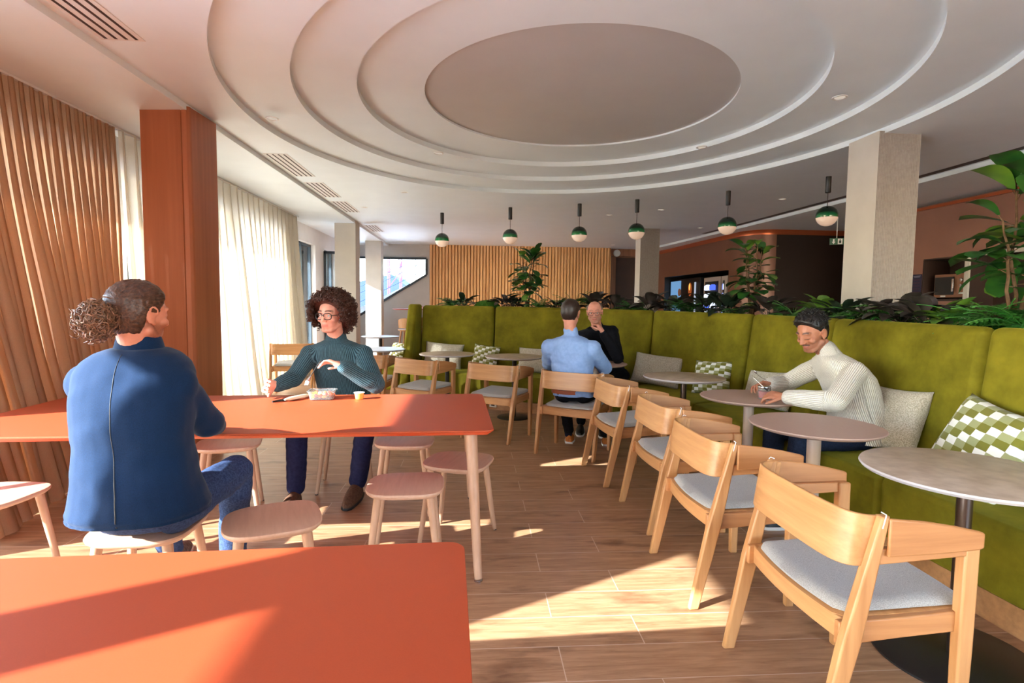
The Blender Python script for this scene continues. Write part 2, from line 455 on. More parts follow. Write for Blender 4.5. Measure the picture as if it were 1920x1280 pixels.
# --- window wall (left) : piers, lintel, sill, frames, panes
def wall_mb(): return MB()
mb = MB()
WH = 2.56
openings = [(-3.2, -1.8), (-1.7, -.44), (-.30, .5), (.75, 2.50), (2.78, 5.45), (5.6, 7.45), (7.6, 9.55), (10.62, 11.92), (12.6, 13.6)]
y = YR - .2
for a, b_ in openings:
    mb.box((-3.62, y, 0), (XL, a, 3.2)); y = b_
mb.box((-3.62, y, 0), (XL, 15.6, 3.2))
for a, b_ in openings:
    mb.box((-3.62, a, WH), (XL, b_, 3.2)); mb.box((-3.62, a, 0), (XL, b_, .05))
struct('wall_left', mb, 'white', 'window wall with piers on the left', 'wall', smooth=False)
for i, (a, b_) in enumerate(openings):
    mb = MB(); t = .045
    x0, x1 = -3.56, -3.49
    mb.box((x0, a, .05), (x1, a + t, WH)); mb.box((x0, b_ - t, .05), (x1, b_, WH)); mb.box((x0, a, .05), (x1, b_, .05 + t)); mb.box((x0, a, WH - t), (x1, b_, WH))
    if i >= 7:
        mb.box((x0, (a + b_) / 2 - .06, .05), (x1, (a + b_) / 2 + .02, WH))
    w_ = struct('window_%d' % (i + 1), mb, 'greyframe', 'tall dark framed window %d of the left wall' % (i + 1), 'window', smooth=False)
    g = MB(); g.box((-3.53, a + t, .05 + t), (-3.522, b_ - t, WH - t)); g.build('pane', 'pane', w_, smooth=False)
mb = MB(); mb.box((-4.36, -3.8, 2.58), (-3.62, 15.2, 2.75)); struct('trim_2', mb, 'white', 'roof overhang outside above the windows', 'overhang', smooth=False)
mb = MB(); mb.box((-40, -30, -3.4), (-3.62, 60, -3.3)); mb.box((-3.62, 15.9, -3.4), (40, 80, -3.3)); mb.box((-5.4, -6, -.25), (-3.62, 17, -.06))
struct('ground', mb, 'white', 'pale terrace and ground outside', 'ground', smooth=False)
# window opened inward next to the far pillar
mb = MB(); mb.box((-3.4, 12.62, .1), (-2.98, 12.67, 2.5)); 
w2 = MB()
for (p, q) in (((-3.4, 12.55, .1), (-3.34, 12.6, 2.5)), ((-3.0, 12.55, .1), (-2.94, 12.6, 2.5)), ((-3.4, 12.55, .1), (-2.94, 12.6, .16)), ((-3.4, 12.55, 2.44), (-2.94, 12.6, 2.5))): w2.box(p, q)
w_ = struct('window_10', w2, 'greyframe', 'dark sash of the far window swung open', 'window', smooth=False)
g = MB(); g.box((-3.34, 12.57, .16), (-3.0, 12.58, 2.44)); g.build('pane', 'pane', w_, smooth=False)

# --- rear wall (behind the camera) with openings added for fill light, right wall
mb = MB()
mb.box((-3.75, YR - .2, 0), (1.6, YR, 3.2)); mb.box((8.8, YR - .2, 0), (XR + .2, YR, 3.2)); mb.box((1.6, YR - .2, 2.7), (8.8, YR, 3.2)); mb.box((1.6, YR - .2, 0), (8.8, YR, .3)); mb.box((5.1, YR - .2, .3), (5.3, YR, 2.7))
struct('wall_rear', mb, 'white', 'white wall with openings added for fill light behind the photographer', 'wall', smooth=False)
mb = MB(); mb.box((XR, -3.8, 0), (XR + .2, 15.6, 3.2)); struct('wall_right', mb, 'copper', 'copper brown wall on the right', 'wall', smooth=False)

# --- back wall : grey part with sloped stair window, slatted wood part, dark recess
y0, y1 = YB, YB + .18
mb = MB()
def poly_wall(mb, P, y0, y1):
    n = len(P); mb.add([(x, y0, z_) for x, z_ in P] + [(x, y1, z_) for x, z_ in P],
        [tuple(range(n)), tuple(range(2 * n - 1, n - 1, -1))] + [(i, n + i, n + (i + 1) % n, (i + 1) % n) for i in range(n)])
poly_wall(mb, [(-3.5, 0), (-1.25, 0), (-1.25, 3.2), (-1.33, 3.2), (-1.33, 2.13), (-2.51, 1.395), (-3.4, .85), (-3.5, .85)], y0, y1)
poly_wall(mb, [(-3.5, 2.57), (-1.33, 2.57), (-1.33, 3.2), (-3.5, 3.2)], y0, y1)
struct('wall_back', mb, 'wallgrey', 'grey back wall around the sloped stair window', 'wall', smooth=False)
mb = MB()
fr = [(-3.4, .85), (-1.33, 2.13), (-1.33, 2.57), (-3.4, 2.57)]
for i in range(4):
    a = fr[i]; b_ = fr[(i + 1) % 4]; mb.tube([(a[0], y0 - .01, a[1]), (b_[0], y0 - .01, b_[1])], .03, sq=(.03, .028))
w_ = struct('window_11', mb, 'greyframe', 'sloped stair window in the back wall', 'window', smooth=False)
g = MB(); poly_wall(g, fr, y0 + .05, y0 + .056); g.build('pane', 'pane', w_, smooth=False)

mb = MB()
x = -1.25; prof = []
while x < 3.75:
    prof += [(x, y0), (x + .012, y0 - .022), (x + .062, y0 - .022), (x + .074, y0)]; x += .086
prof = [p for p in prof if p[0] <= 3.75] + [(3.75, y0)]
mb.rings([[(a, b_, 0) for a, b_ in prof], [(a, b_, 2.96) for a, b_ in prof]], cap=False, closed=False)
mb.box((-1.25, y0, 0), (3.75, y0 + .2, 3.2))
struct('wall_slats', mb, 'slatwood', 'warm oak slatted back wall', 'wall', smooth=False)
mb = MB(); mb.box((3.75, 15.4, 0), (XR + .1, 15.5, 3.2)); mb.box((3.70, y0, 0), (3.75, 15.5, 3.2)); mb.box((4.55, 15.28, 0), (5.7, 15.42, 3.2)); mb.box((3.75, 15.28, 2.75), (4.6, 15.42, 3.2))
struct('wall_recess', mb, 'slatdark', 'dark wood recess at the right of the slatted wall', 'wall', smooth=False)
mb = MB(); mb.box((4.0, 15.37, 0), (4.55, 15.4, 2.72)); struct('door_1', mb, 'darkbrown', 'dark brown door in the wood recess', 'door', smooth=False)

# --- copper vending wall with rounded corner, and kitchen wall
VP = [(5.12, 15.5), (5.22, 14.4), (5.3, 13), (5.38, 11.7), (5.42, 11.25)]
for k in range(0, 9): 
    a = PI / 2 * k / 8; VP.append((5.97 - .55 * math.cos(a), 11.1 - .55 * math.sin(a)))
VPc = list(VP); VP += [(7.0, 10.56), (XR, 10.6)]
# niche cut for the machines between y 11.4 and 14.7 below z 2.14
def sheet(P, z0, z1): 
    m_ = MB(); m_.rings([[(a, b_, z0) for a, b_ in P], [(a, b_, z1) for a, b_ in P]], cap=False, closed=False); return m_
mb = sheet([VPc[-1], (7.0, 10.56), (XR, 10.6)], 0, 2.86); struct('wall_passage', mb, base('recess shade brown', S(44, 29, 25), .5)[0], 'passage wall behind the cream column, coloured dark for its recess shade', 'wall', smooth=False)  # shade of the recess is put into this wall's dark colour
mb = sheet(VPc, 2.14, 2.86); 
P2 = [p for p in VPc if p[1] <= 11.3]; P2 = [(5.415, 11.4)] + P2
mb.rings([[(a, b_, 0) for a, b_ in P2], [(a, b_, 2.14) for a, b_ in P2]], cap=False, closed=False)
mb.rings([[(5.12, 15.5, 0), (5.2, 14.75, 0)], [(5.12, 15.5, 2.14), (5.2, 14.75, 2.14)]], cap=False, closed=False)
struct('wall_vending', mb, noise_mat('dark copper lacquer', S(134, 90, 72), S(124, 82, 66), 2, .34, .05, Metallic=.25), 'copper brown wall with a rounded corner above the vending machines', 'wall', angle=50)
mb = MB()
mb.box((5.16, 11.4, 2.139), (6.3, 14.75, 2.3)) if False else mb.add([(5.16, 14.75, 2.139), (5.36, 11.4, 2.139), (6.3, 11.3, 2.139), (6.3, 14.85, 2.139)], [(0, 1, 2, 3)])
mb.add([(6.2, 14.75, 0), (6.2, 11.4, 0), (6.2, 11.4, 2.14), (6.2, 14.75, 2.14)], [(0, 1, 2, 3)])
mb.add([(5.415, 11.4, 0), (6.2, 11.4, 0), (6.2, 11.4, 2.14), (5.415, 11.4, 2.14)], [(0, 1, 2, 3)])
mb.add([(5.2, 14.75, 0), (6.2, 14.75, 0), (6.2, 14.75, 2.14), (5.2, 14.75, 2.14)], [(0, 1, 2, 3)])
struct('wall_niche', mb, 'black', 'black niche behind the vending machines', 'wall', smooth=False)
KX = 6.58
mb = MB()
mb.box((KX, 7.63, 0), (KX + .1, 8.3, 2.86)); mb.box((KX, 6.95, 2.07), (KX + .1, 7.63, 2.86)); mb.box((KX, 6.95, 0), (KX + .1, 7.63, 1.49))
mb.box((KX, 3.2, 2.10), (KX + .1, 6.95, 2.86)); mb.box((KX, -3.6, 0), (KX + .1, 3.2, 2.86)); mb.box((KX, 8.2, 0), (XR, 8.3, 2.86))
struct('wall_kitchen', mb, 'copper', 'copper brown kitchenette wall on the right', 'wall', smooth=False)
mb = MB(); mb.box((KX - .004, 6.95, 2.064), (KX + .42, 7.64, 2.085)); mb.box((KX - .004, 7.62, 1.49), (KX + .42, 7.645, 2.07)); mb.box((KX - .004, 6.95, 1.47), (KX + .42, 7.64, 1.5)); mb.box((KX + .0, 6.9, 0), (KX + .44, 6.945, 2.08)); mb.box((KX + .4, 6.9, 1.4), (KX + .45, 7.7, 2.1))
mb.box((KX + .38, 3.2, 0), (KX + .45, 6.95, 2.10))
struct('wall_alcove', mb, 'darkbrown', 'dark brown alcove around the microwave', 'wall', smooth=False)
mb = MB(); mb.box((KX - .012, 6.885, 0), (KX + .015, 6.95, 2.11)); mb.box((KX - .012, 3.2, 2.06), (KX + .015, 6.95, 2.11)); mb.box((KX + .05, 3.3, 1.58), (KX + .36, 5.9, 1.6))
struct('trim_3', mb, 'colwhite', 'pale frame around the kitchenette alcove', 'trim', smooth=False)
# copper cove line just under the soffit
mb = MB()
def strip(P, off=.02):
    mb.rings([[(a - off, b_ - off * .3, 2.80), (a - off - .01, b_ - .01, 2.84), (a, b_, 2.9)] for a, b_ in P], cap=False, closed=False)
strip(VP)
mb.box((KX - .03, -3.6, 2.80), (KX, 8.2, 2.84))
struct('trim_4', mb, base('copper strip', S(196, 104, 66), .28, Metallic=.7)[0], 'shiny copper strip along the top of the brown walls', 'trim', angle=60)

# --- columns
def fluted(name, x0, x1, y0, y1, z1, label, flute=True, m='colwhite', two=False):
    mb = MB(); P = []
    n = 26 if flute else 1
    def side(ax, ay, bx, by, n):
        for k in range(n):
            for q, d in ((0, 0), (.25, .007), (.7, .007)):
                if n == 1 and q: continue
                t = (k + q) / n; nx, ny = (by - ay), -(bx - ax); L = math.hypot(nx, ny)
                P.append((lerp(ax, bx, t) - nx / L * (d if n > 1 else 0), lerp(ay, by, t) - ny / L * (d if n > 1 else 0)))
    side(x0, y0, x1, y0, n); side(x1, y0, x1, y1, n); side(x1, y1, x0, y1, n); side(x0, y1, x0, y0, 1)
    mb.rings([[(a, b_, 0) for a, b_ in P], [(a, b_, z1) for a, b_ in P]])
    if two: m = [m, 'flute']; mb.mi = [1 if i < 3 * n * 3 else 0 for i in range(len(mb.f))]
    return tag(struct(name, mb, m, label, 'column', smooth=False), kind='structure')
fluted('column', 3.66, 4.06, 4.83, 5.24, ZM + .02, 'large cream fluted column at the right', two=True)
fluted('column', 3.40, 3.80, 11.15, 11.5, ZM + .02, 'far beige column in front of the dark recess', two=True)
fluted('column', -2.746, -2.345, 10.93, 11.32, ZM + .02, 'white column at the far windows', False)
fluted('column', -2.746, -2.36, 13.9, 14.28, ZM + .02, 'white column next to the stair window', False)
mb = MB()
P = [(-2.73, 4.72), (-2.36, 4.70), (-2.345, 4.715), (-2.335, 4.73), (-2.33, 4.75), (-2.33, 5.14), (-2.73, 5.16)]
P = [(-2.735, 4.735), (-2.40, 4.70), (-2.395, 4.712), (-2.39, 4.70), (-2.352, 4.70), (-2.336, 4.72), (-2.332, 4.735), (-2.335, 4.74), (-2.318, 5.14), (-2.735, 5.16)]
mb.rings([[(a, b_, 0) for a, b_ in P], [(a, b_, 2.93) for a, b_ in P]])
c_ = struct('column', mb, 'reddwood', 'reddish wood clad column beside the curtains', 'column', smooth=False)

# --- outside the stair window
mb = MB(); poly_wall(mb, [(-3.9, .30), (-1.64, 1.55), (-1.64, 2.0), (-3.9, .88)], 15.5, 15.7)
o = mb.build('stair_parapet', 'white', None, smooth=False); tag(o, 'white sloping stair parapet outside the far window', 'parapet')
o = thing('stair_railing', 'thin blue grey stair railing outside the far window', 'railing', (-2.4, 15.6, 1))
mb = MB()
for dz in (.0, -.17, -.42): mb.tube([(-1.4, 0, .51 + dz), (1.3, 0, 1.88 + dz)], .011, 6)
mb.build('rail', base('blue grey metal', S(96, 122, 142), .4)[0], o)
mb = MB(); mb.tube([(.72, 0, .9), (.72, 0, 1.58)], .01, 6); mb.build('post', MT['steel'], o)
o = thing('tower_crane', 'pink lattice mast of a crane seen through the stair window', 'crane', (-6.1, 42, -3.3))
mb = MB()
for sx in (-.45, .45):
    for sy in (-.45, .45): mb.tube([(sx, sy, 0), (sx, sy, 16)], .05, 6)
for k in range(14):
    z_ = k * 1.15
    for a, b_ in (((-.45, -.45), (.45, -.45)), ((.45, -.45), (.45, .45))):
        mb.tube([(*a, z_), (*b_, z_ + 1.15)], .03, 5)
mb.build('mast', base('pink paint', S(96, 34, 84), .5)[0], o)
mb = MB(); poly_wall(mb, [(-13, -3.3), (-5.4, -3.3), (-5.4, 2.3), (-7.6, 3.95), (-13, 2.6)], 0, 9)
o = mb.build('far_building', base('blue roof', S(14, 42, 84), .6)[0], None, smooth=False, loc=(0, 50, 0)); tag(o, 'blue roofed building beyond the stair window', 'building')
o = None
hb = MB(); n = 40
pts = [(-90 + 180 * k / n, 0, -6) for k in range(n + 1)]; pt2 = [(-90 + 180 * k / n, 6, 6 + 5 * noise.noise(Vector((k * .23, 1, 0)))) for k in range(n + 1)]
hb.rings([pts, pt2, [(a, 30, -6) for a, _, _ in pts]], cap=False, closed=False)
o = hb.build('hill', noise_mat('far hill', S(110, 140, 170), S(90, 122, 150), .4, .9, 0), None, loc=(-20, 150, -6)); tag(o, 'hazy blue hill far outside the windows', 'hill', None, 'structure')
# ================================================================== CEILING FITTINGS
def vent(loc, L, label, i):
    t = thing('ceiling_vent', label, 'ceiling vent', loc, 0, None)
    mb = MB(); mb.box((-.13, 0, -.004), (.13, L, 0)); mb.build('frame', 'white', t, smooth=False)
    for k in range(4):
        s_ = MB(); x = -.09 + k * .06; s_.box((x - .009, .02, -.0055), (x + .009, L - .02, -.0042)); s_.build('slot', 'darkbrown', t, smooth=False)
vent((-2.17, 1.9, ZM), 1.72, 'long slotted air vent at the upper left of the ceiling', 0)
for k, (y, L, lb) in enumerate(((6.15, 1.05, 'slotted air vent just past the reddish column'), (7.55, 1.0, 'second slotted air vent along the ceiling groove past the reddish column'), (8.9, 1.0, 'slotted air vent just in front of the first white window column'), (11.5, 1.0, 'farthest slotted air vent, between the two white window columns'))):
    vent((-2.17, y, ZM), L, lb, k)
DL = [(-1.78, 5.0, ZM, 'downlight in the ceiling right of the reddish column top'), (-.415, 6.15, ZM + .055, 'downlight inside the rings on their far left side'), (-1.03, 8.05, ZM, 'faint downlight left of the first green globe lamp'), (-1.86, 9.37, ZM, 'downlight beside the third air vent'),
      (2.85, 4.22, ZM + .06, 'downlight between the ring steps at the right, nearest to the cream column'), (2.33, 5.62, ZM + .055, 'downlight on the far right of the ceiling rings'), (4.5, 7.86, ZM, 'downlight between the two rightmost globe lamps'),
      (4.75, 5.87, ZM, 'downlight right of the cream fluted column'), (3.07, 8.97, ZM, 'downlight right of the fourth globe lamp'), (2.35, 9.6, ZM, 'downlight between the third and fourth globe lamps'), (4.55, 10.9, ZM, 'downlight behind the fifth globe lamp'), (3.62, 14.3, ZM, 'downlight washing the right end of the slatted wall')]
proto = None
mb = MB(); mb.lathe([(.056, 0), (.056, -.006), (.043, -.006), (.036, .0)], 24)
mb2 = MB(); mb2.lathe([(.037, -.001), (.037, -.002)], 20)
for x, y, z_, lb in DL:
    if proto is None:
        proto = thing('downlight', lb, 'downlight', (x, y, z_), 0, 'round recessed downlights')
        mb.build('ring', 'whitepl', proto); mb2.build('lamp', emis('warm lamp', (1, .85, .7, 1), .55), proto)
    else: dup(proto, (x, y, z_), 0, lb)
# pendants
PEN = [(-.594, 9.785), (.568, 9.097), (1.634, 8.622), (2.422, 8.168), (3.477, 7.417), (4.282, 6.469)]
gm, gnt, gb = base('green glass', S(12, 78, 44), .12, Coat_Weight=.5)
v = coords(gnt); sx = N(gnt, 'SeparateXYZ'); gnt.links.new(v, sx.inputs[0])
gnt.links.new(ramp(gnt, sx.outputs[2], [(0.0, S(10, 116, 60)), (.045, S(6, 44, 28)), (.08, S(6, 16, 12))]), gb.inputs['Base Color'])
opal = base('opal glass', S(228, 208, 194), .25, Emission_Strength=.25)[0]; opal.node_tree.nodes['Principled BSDF'].inputs['Emission Color'].default_value = S(255, 214, 180)
proto = None
PL = ['green and white globe lamp farthest left, above the left end of the bench', 'second green and white globe lamp from the left', 'third green and white globe lamp from the left', 'green and white globe lamp in front of the far column', 'green and white globe lamp above the middle fig plant', 'green and white globe lamp next to the cream column']
for (x, y), lb in zip(PEN, PL):
    if proto is None:
        proto = thing('pendant_lamp', lb, 'pendant lamp', (x, y, ZM), 0, 'green and white globe lamps')
        m_ = MB(); m_.lathe([(.032, 0), (.032, -.19), (.028, -.195)], 20); m_.build('canopy', 'black_metal', proto)
        m_ = MB(); m_.tube([(0, 0, -.19), (0, 0, -.36)], .004, 6); m_.build('cord', 'black_metal', proto)
        R = .124
        zc = -.35 - R
        m_ = MB(); m_.lathe([(R * math.cos(a), R * math.sin(a)) for a in [math.radians(q) for q in range(-10, 90, 5)]] + [(.012, R)], 40)
        g_ = m_.build('glass_top', gm, proto); g_.location = (0, 0, zc)
        m_ = MB(); m_.lathe([(.004, -R)] + [(R * math.cos(a) * .995, R * math.sin(a) * .995) for a in [math.radians(q) for q in range(-85, -8, 5)]], 40)
        g_ = m_.build('glass_bottom', opal, proto); g_.location = (0, 0, zc)
    else: dup(proto, (x, y, ZM), 0, lb)
t = thing('exit_sign', 'small green hanging exit sign beside the rightmost globe lamp', 'exit sign', (6.12, 8.95, 2.9), -.35)
m_ = MB(); m_.tube([(0, 0, 0), (0, 0, -.36)], .006, 8); m_.build('bracket', 'whitepl', t)
m_ = MB(); m_.box((-.105, -.01, -.47), (.105, .01, -.36)); m_.build('panel', base('exit green', S(18, 92, 60), .4)[0], t, smooth=False)
m_ = MB(); m_.add([(-.075, -.012, -.42), (-.02, -.012, -.42), (-.047, -.012, -.46)], [(0, 1, 2)]); m_.box((-.058, -.0125, -.425), (-.036, -.011, -.375)); m_.build('arrow', 'whitepl', t, smooth=False)
m_ = MB(); m_.box((.015, -.012, -.462), (.085, -.011, -.37)); m_.build('pictogram', 'whitepl', t, smooth=False)
m_ = MB(); m_.box((.034, -.0135, -.445), (.066, -.0122, -.40)); m_.sphere((.05, -.013, -.388), (.009, .003, .009), 10, 8); m_.build('figure', 'exit green' if False else base('exit figure', S(18, 60, 44), .5)[0], t, smooth=False)
m_ = MB(); m_.lathe([(.10, 0), (.10, .03), (.085, .045)], 28); o = m_.build('wall_speaker', 'whitepl', None); o.location = (3.98, 15.28, 2.83); o.rotation_euler = (PI / 2, 0, 0)
tag(o, 'small round white wall speaker above the dark door', 'wall speaker')

# ================================================================== CURTAINS
def curtain(name, y0, y1, z1, mat, label, folds, amp, drift, seed, xbase=-3.23, skew=0.0):
    rnd = random.Random(seed); n = folds * 12; mb = MB(); nz = 34; V_ = []
    ph = [rnd.uniform(-.5, .5) for _ in range(folds + 3)]; am = [rnd.uniform(.55, 1.25) for _ in range(folds + 3)]
    rows = []
    for iz in range(nz + 1):
        t = iz / nz; z_ = lerp(.015, z1, t); row = []
        for i in range(n + 1):
            u = i / n; f = u * folds; k = int(f); fr_ = f - k
            a = lerp(am[k], am[k + 1], fr_); p = lerp(ph[k], ph[k + 1], fr_)
            g = 1 - t
            bil = g ** 1.25
            xx = xbase + drift(u) * bil + amp * (1 + 1.3 * g) * a * math.sin(2 * PI * f + p * (1 + 2.0 * g)) + .05 * g * noise.noise(Vector((u * 9, z_ * .8, seed)))
            yy = lerp(y0, y1, u) + .03 * (1 + g) * math.sin(4 * PI * f + p) + skew * g * (1 - u) + .06 * g * noise.noise(Vector((u * 6, z_ * .6, seed + 9)))
            row.append((xx, yy, z_))
        rows.append(row)
    mb.rings(rows, cap=False, closed=False)
    t = thing(name, label, 'curtain', (0, 0, 0))
    c = mb.build('cloth', mat, t, angle=180)
    m_ = MB(); m_.box((xbase - .03, y0, z1), (xbase + .03, y1, z1 + .018)); m_.build('rail', 'whitepl', t, smooth=False)
    return t
curtain('tan_curtain', 3.0, 5.22, 2.88, 'tancurtain', 'heavy tan curtain at the left edge, falling in deep folds to the floor', 25, .030, lambda u: .52 * (1 - u) ** .8, 3, skew=.15)
curtain('sheer_curtain', 5.25, 7.0, 2.88, 'sheer', 'narrow strip of sheer cream curtain between the tan curtain and the reddish column', 10, .036, lambda u: .10, 5)
curtain('sheer_curtain', 7.03, 10.22, 2.88, 'sheer', 'wide sheer cream curtain glowing in the sun behind the curly haired man', 17, .038, lambda u: .12 + .10 * math.sin(u * 7), 8)

# ================================================================== CHAIRS
def armchair(label, group):
    t = thing('armchair', label, 'armchair', (0, 0, 0), 0, group)
    def leg(p0, p1, a, b_, taper=.72, tt=1.0):
        mb = MB(); p0 = Vector(p0); p1 = Vector(p1)
        rs = []
        for k in range(5):
            q = p0.lerp(p1, k / 4); s_ = lerp(taper, 1, min(1, k / 2.2)); sx_ = s_ * (lerp(1, tt, max(0, k - 2) / 2))
            rs.append([(q.x + sx * a / 2 * sx_, q.y + sy * b_ / 2 * s_, q.z) for sx, sy in ((-1, -1), (1, -1), (1, 1), (-1, 1))])
        mb.rings(rs); return mb
    for sy in (-1, 1):
        o = leg((.0, sy * .275, 0), (.158, sy * .2835, .757), .062, .034, .72, .42).build('leg', 'oak', t, bevel=.006)
        o = leg((.448, sy * .268, 0), (.446, sy * .272, .668), .048, .036, .8).build('leg', 'oak', t, bevel=.006)
    # backrest: bent plywood shell wrapping round both rear corners
    mb = MB(); path = []
    for k in range(33):
        u = -1 + 2 * k / 32; a = abs(u); y = .292 * math.copysign(1 - (1 - a) ** 1.0, u) if a < .9 else None
    P = []
    for k in range(-16, 17):
        u = k / 16; a = abs(u)
        s_ = min(a / .8, 1)
        y = .272 * math.sin(s_ * PI / 2) ** .9 if a < .8 else .272 + .003 * (a - .8) / .2
        x = .045 + .075 * s_ ** 3.2 if a < .8 else .12 + .045 * (a - .8) / .2
        P.append((x, math.copysign(y, u) if u else 0, a))
    rs = []
    th = .011
    for i, (x, y, a) in enumerate(P):
        q0 = Vector(P[max(i - 1, 0)][:2]); q1 = Vector(P[min(i + 1, len(P) - 1)][:2]); tn = (q1 - q0).normalized(); nr = Vector((tn.y, -tn.x))
        zt = .757 - .006 * a ** 4; zb = .598 + .0 * a + .02 * a ** 5
        lean = .022
        rs.append([(x + nr.x * th / 2 + lean * .5 * (0), y + nr.y * th / 2, zb), (x - nr.x * th / 2, y - nr.y * th / 2, zb), (x - nr.x * th / 2 + lean, y - nr.y * th / 2, zt), (x + nr.x * th / 2 + lean, y + nr.y * th / 2, zt)])
    mb.rings(rs); mb.build('backrest', 'oakh', t, bevel=.003, angle=50)
    for sy in (-1, 1):
        # outer arm plank
        mb = MB(); rs = []
        for x, zt, zb in ((.166, .754, .640), (.28, .742, .642), (.38, .724, .645), (.458, .706, .650), (.474, .700, .655)):
            yo = sy * (.3065 - .03 * (x - .17)); rs.append([(x, yo, zb), (x, yo - sy * .013, zb), (x, yo - sy * .013, zt), (x, yo, zt)])
        mb.rings(rs); mb.build('armrest', 'oakx', t, bevel=.005, angle=50)
        mb = MB(); mb.add([(.15, sy * .282 - .010, .612), (.15, sy * .282 + .010, .612), (.15, sy * .282 + .01, .660), (.15, sy * .282 - .01, .66), (.465, sy * .276 - .012, .630), (.465, sy * .276 + .012, .630), (.465, sy * .276 + .012, .668), (.465, sy * .276 - .012, .668)],
                          [(0, 3, 2, 1), (4, 5, 6, 7), (0, 1, 5, 4), (1, 2, 6, 5), (2, 3, 7, 6), (3, 0, 4, 7)])
        mb.build('arm_rail', 'oakx', t, bevel=.004)
        mb = MB(); mb.tube([(.146, sy * .3015, .725), (.154, sy * .3015, .758), (.158, sy * .298, .7635), (.160, sy * .276, .7635)], .0018, 6); mb.build('clip', 'whitepl', t)
        # side seat rails
        mb = MB(); rs = []
        for x, zt, zb in ((.055, .428, .355), (.25, .436, .372), (.475, .452, .388)):
            rs.append([(x, sy * .245, zb), (x, sy * .268, zb), (x, sy * .268, zt), (x, sy * .245, zt)])
        mb.rings(rs); mb.build('seat_rail', 'oakx', t, bevel=.004)
    for x, dz in ((.088, 0), (.466, .022)):
        mb = MB(); rs = []
        for k in range(9):
            u = -1 + k / 4; dx = (-.022 if x < .3 else .012) * (1 - u * u); sag = -.008 * (1 - u * u)
            rs.append([(x + dx - .011, u * .262, .360 + dz), (x + dx + .011, u * .262, .360 + dz), (x + dx + .011, u * .262, .430 + dz + sag), (x + dx - .011, u * .262, .430 + dz + sag)])
        mb.rings(rs); mb.build('seat_rail', 'oakh', t, bevel=.004)
    # seat board and pad, dished
    def slab(z0, thick, inset, crown, name, m):
        mb = MB(); nu, nv = 20, 16
        def outline(u, v_):
            x = lerp(.075, .515, v_); hw = lerp(.235, .252, v_) - inset
            # superellipse-ish rounding
            return x, hw
        top = []; bot = []
        for iv in range(nv + 1):
            v_ = iv / nv; x = lerp(.068 + inset, .502 - inset, v_); hw = lerp(.243, .255, v_) - inset
            e = min(v_, 1 - v_) * (.45 / .03)
            if e < 1: hw -= .03 * (1 - math.sqrt(max(0, 1 - (1 - e) ** 2)))
            bow = -.022 * 1
            r1 = []; r2 = []
            for iu in range(nu + 1):
                u = -1 + 2 * iu / nu
                xx = x + (-.020 * (1 - u * u) if v_ < .5 else .012 * (1 - u * u)) * abs(1 - 2 * v_)
                edge = min(1 - abs(u), v_ * 1.8, (1 - v_) * 1.8) / .12; edge = min(1, max(0, edge)); ro = 1 - (1 - edge) ** 2
                zz = z0 + .022 * v_ - .012 * (1 - u * u) * math.sin(PI * min(1, v_ * 1.1)) 
                r1.append((xx, u * hw, zz + thick * (.35 + .65 * ro) + crown * ro)); r2.append((xx, u * hw, zz))
            top.append(r1); bot.append(r2[::-1])
        mb.rings(top, cap=False, closed=False)
        rs = [a + b_ for a, b_ in zip(top, bot)]
        mb2_ = MB(); mb2_.rings(rs, cap=True, closed=True)
        return mb2_.build(name, m, t, angle=60)
    slab(.425, .012, 0, 0, 'seat', 'oakh')
    slab(.437, .020, .010, .004, 'seat_pad', 'seatfab')
    return t
CH = [((1.02, 1.745), math.radians(1), 'oak armchair with grey seat nearest to the camera, at the stone topped table'),
      ((.985, 2.573), 0, 'oak armchair directly behind the nearest one, in front of the nearer taupe table'),
      ((1.035, 3.355), math.radians(2), 'oak armchair third from the camera in the right row'),
      ((.955, 4.20), math.radians(6), 'oak armchair just right of the man in the light blue shirt'),
      ((.793, 4.71), math.radians(58), 'oak armchair in which the man in the light blue shirt sits'),
      ((.10, 5.33), math.radians(56), 'empty oak armchair left of the man in the light blue shirt'),
      ((-.72, 5.79), math.radians(54), 'oak armchair with back to the orange table, at the leftmost stone table'),
      ((-1.33, 6.28), math.radians(75), 'oak armchair partly hidden by the elbow of the man in the teal sweater'),
      ((-2.62, 7.9), math.radians(100), 'oak armchair beside the sheer curtain, behind the man in the teal sweater')]
c0 = None
for (x, y), rz, lb in CH:
    if c0 is None: c0 = armchair(lb, 'oak armchairs along the bench tables'); c0.location = (x, y, 0); c0.rotation_euler = (0, 0, rz)
    else: dup(c0, (x, y, 0), rz, lb)

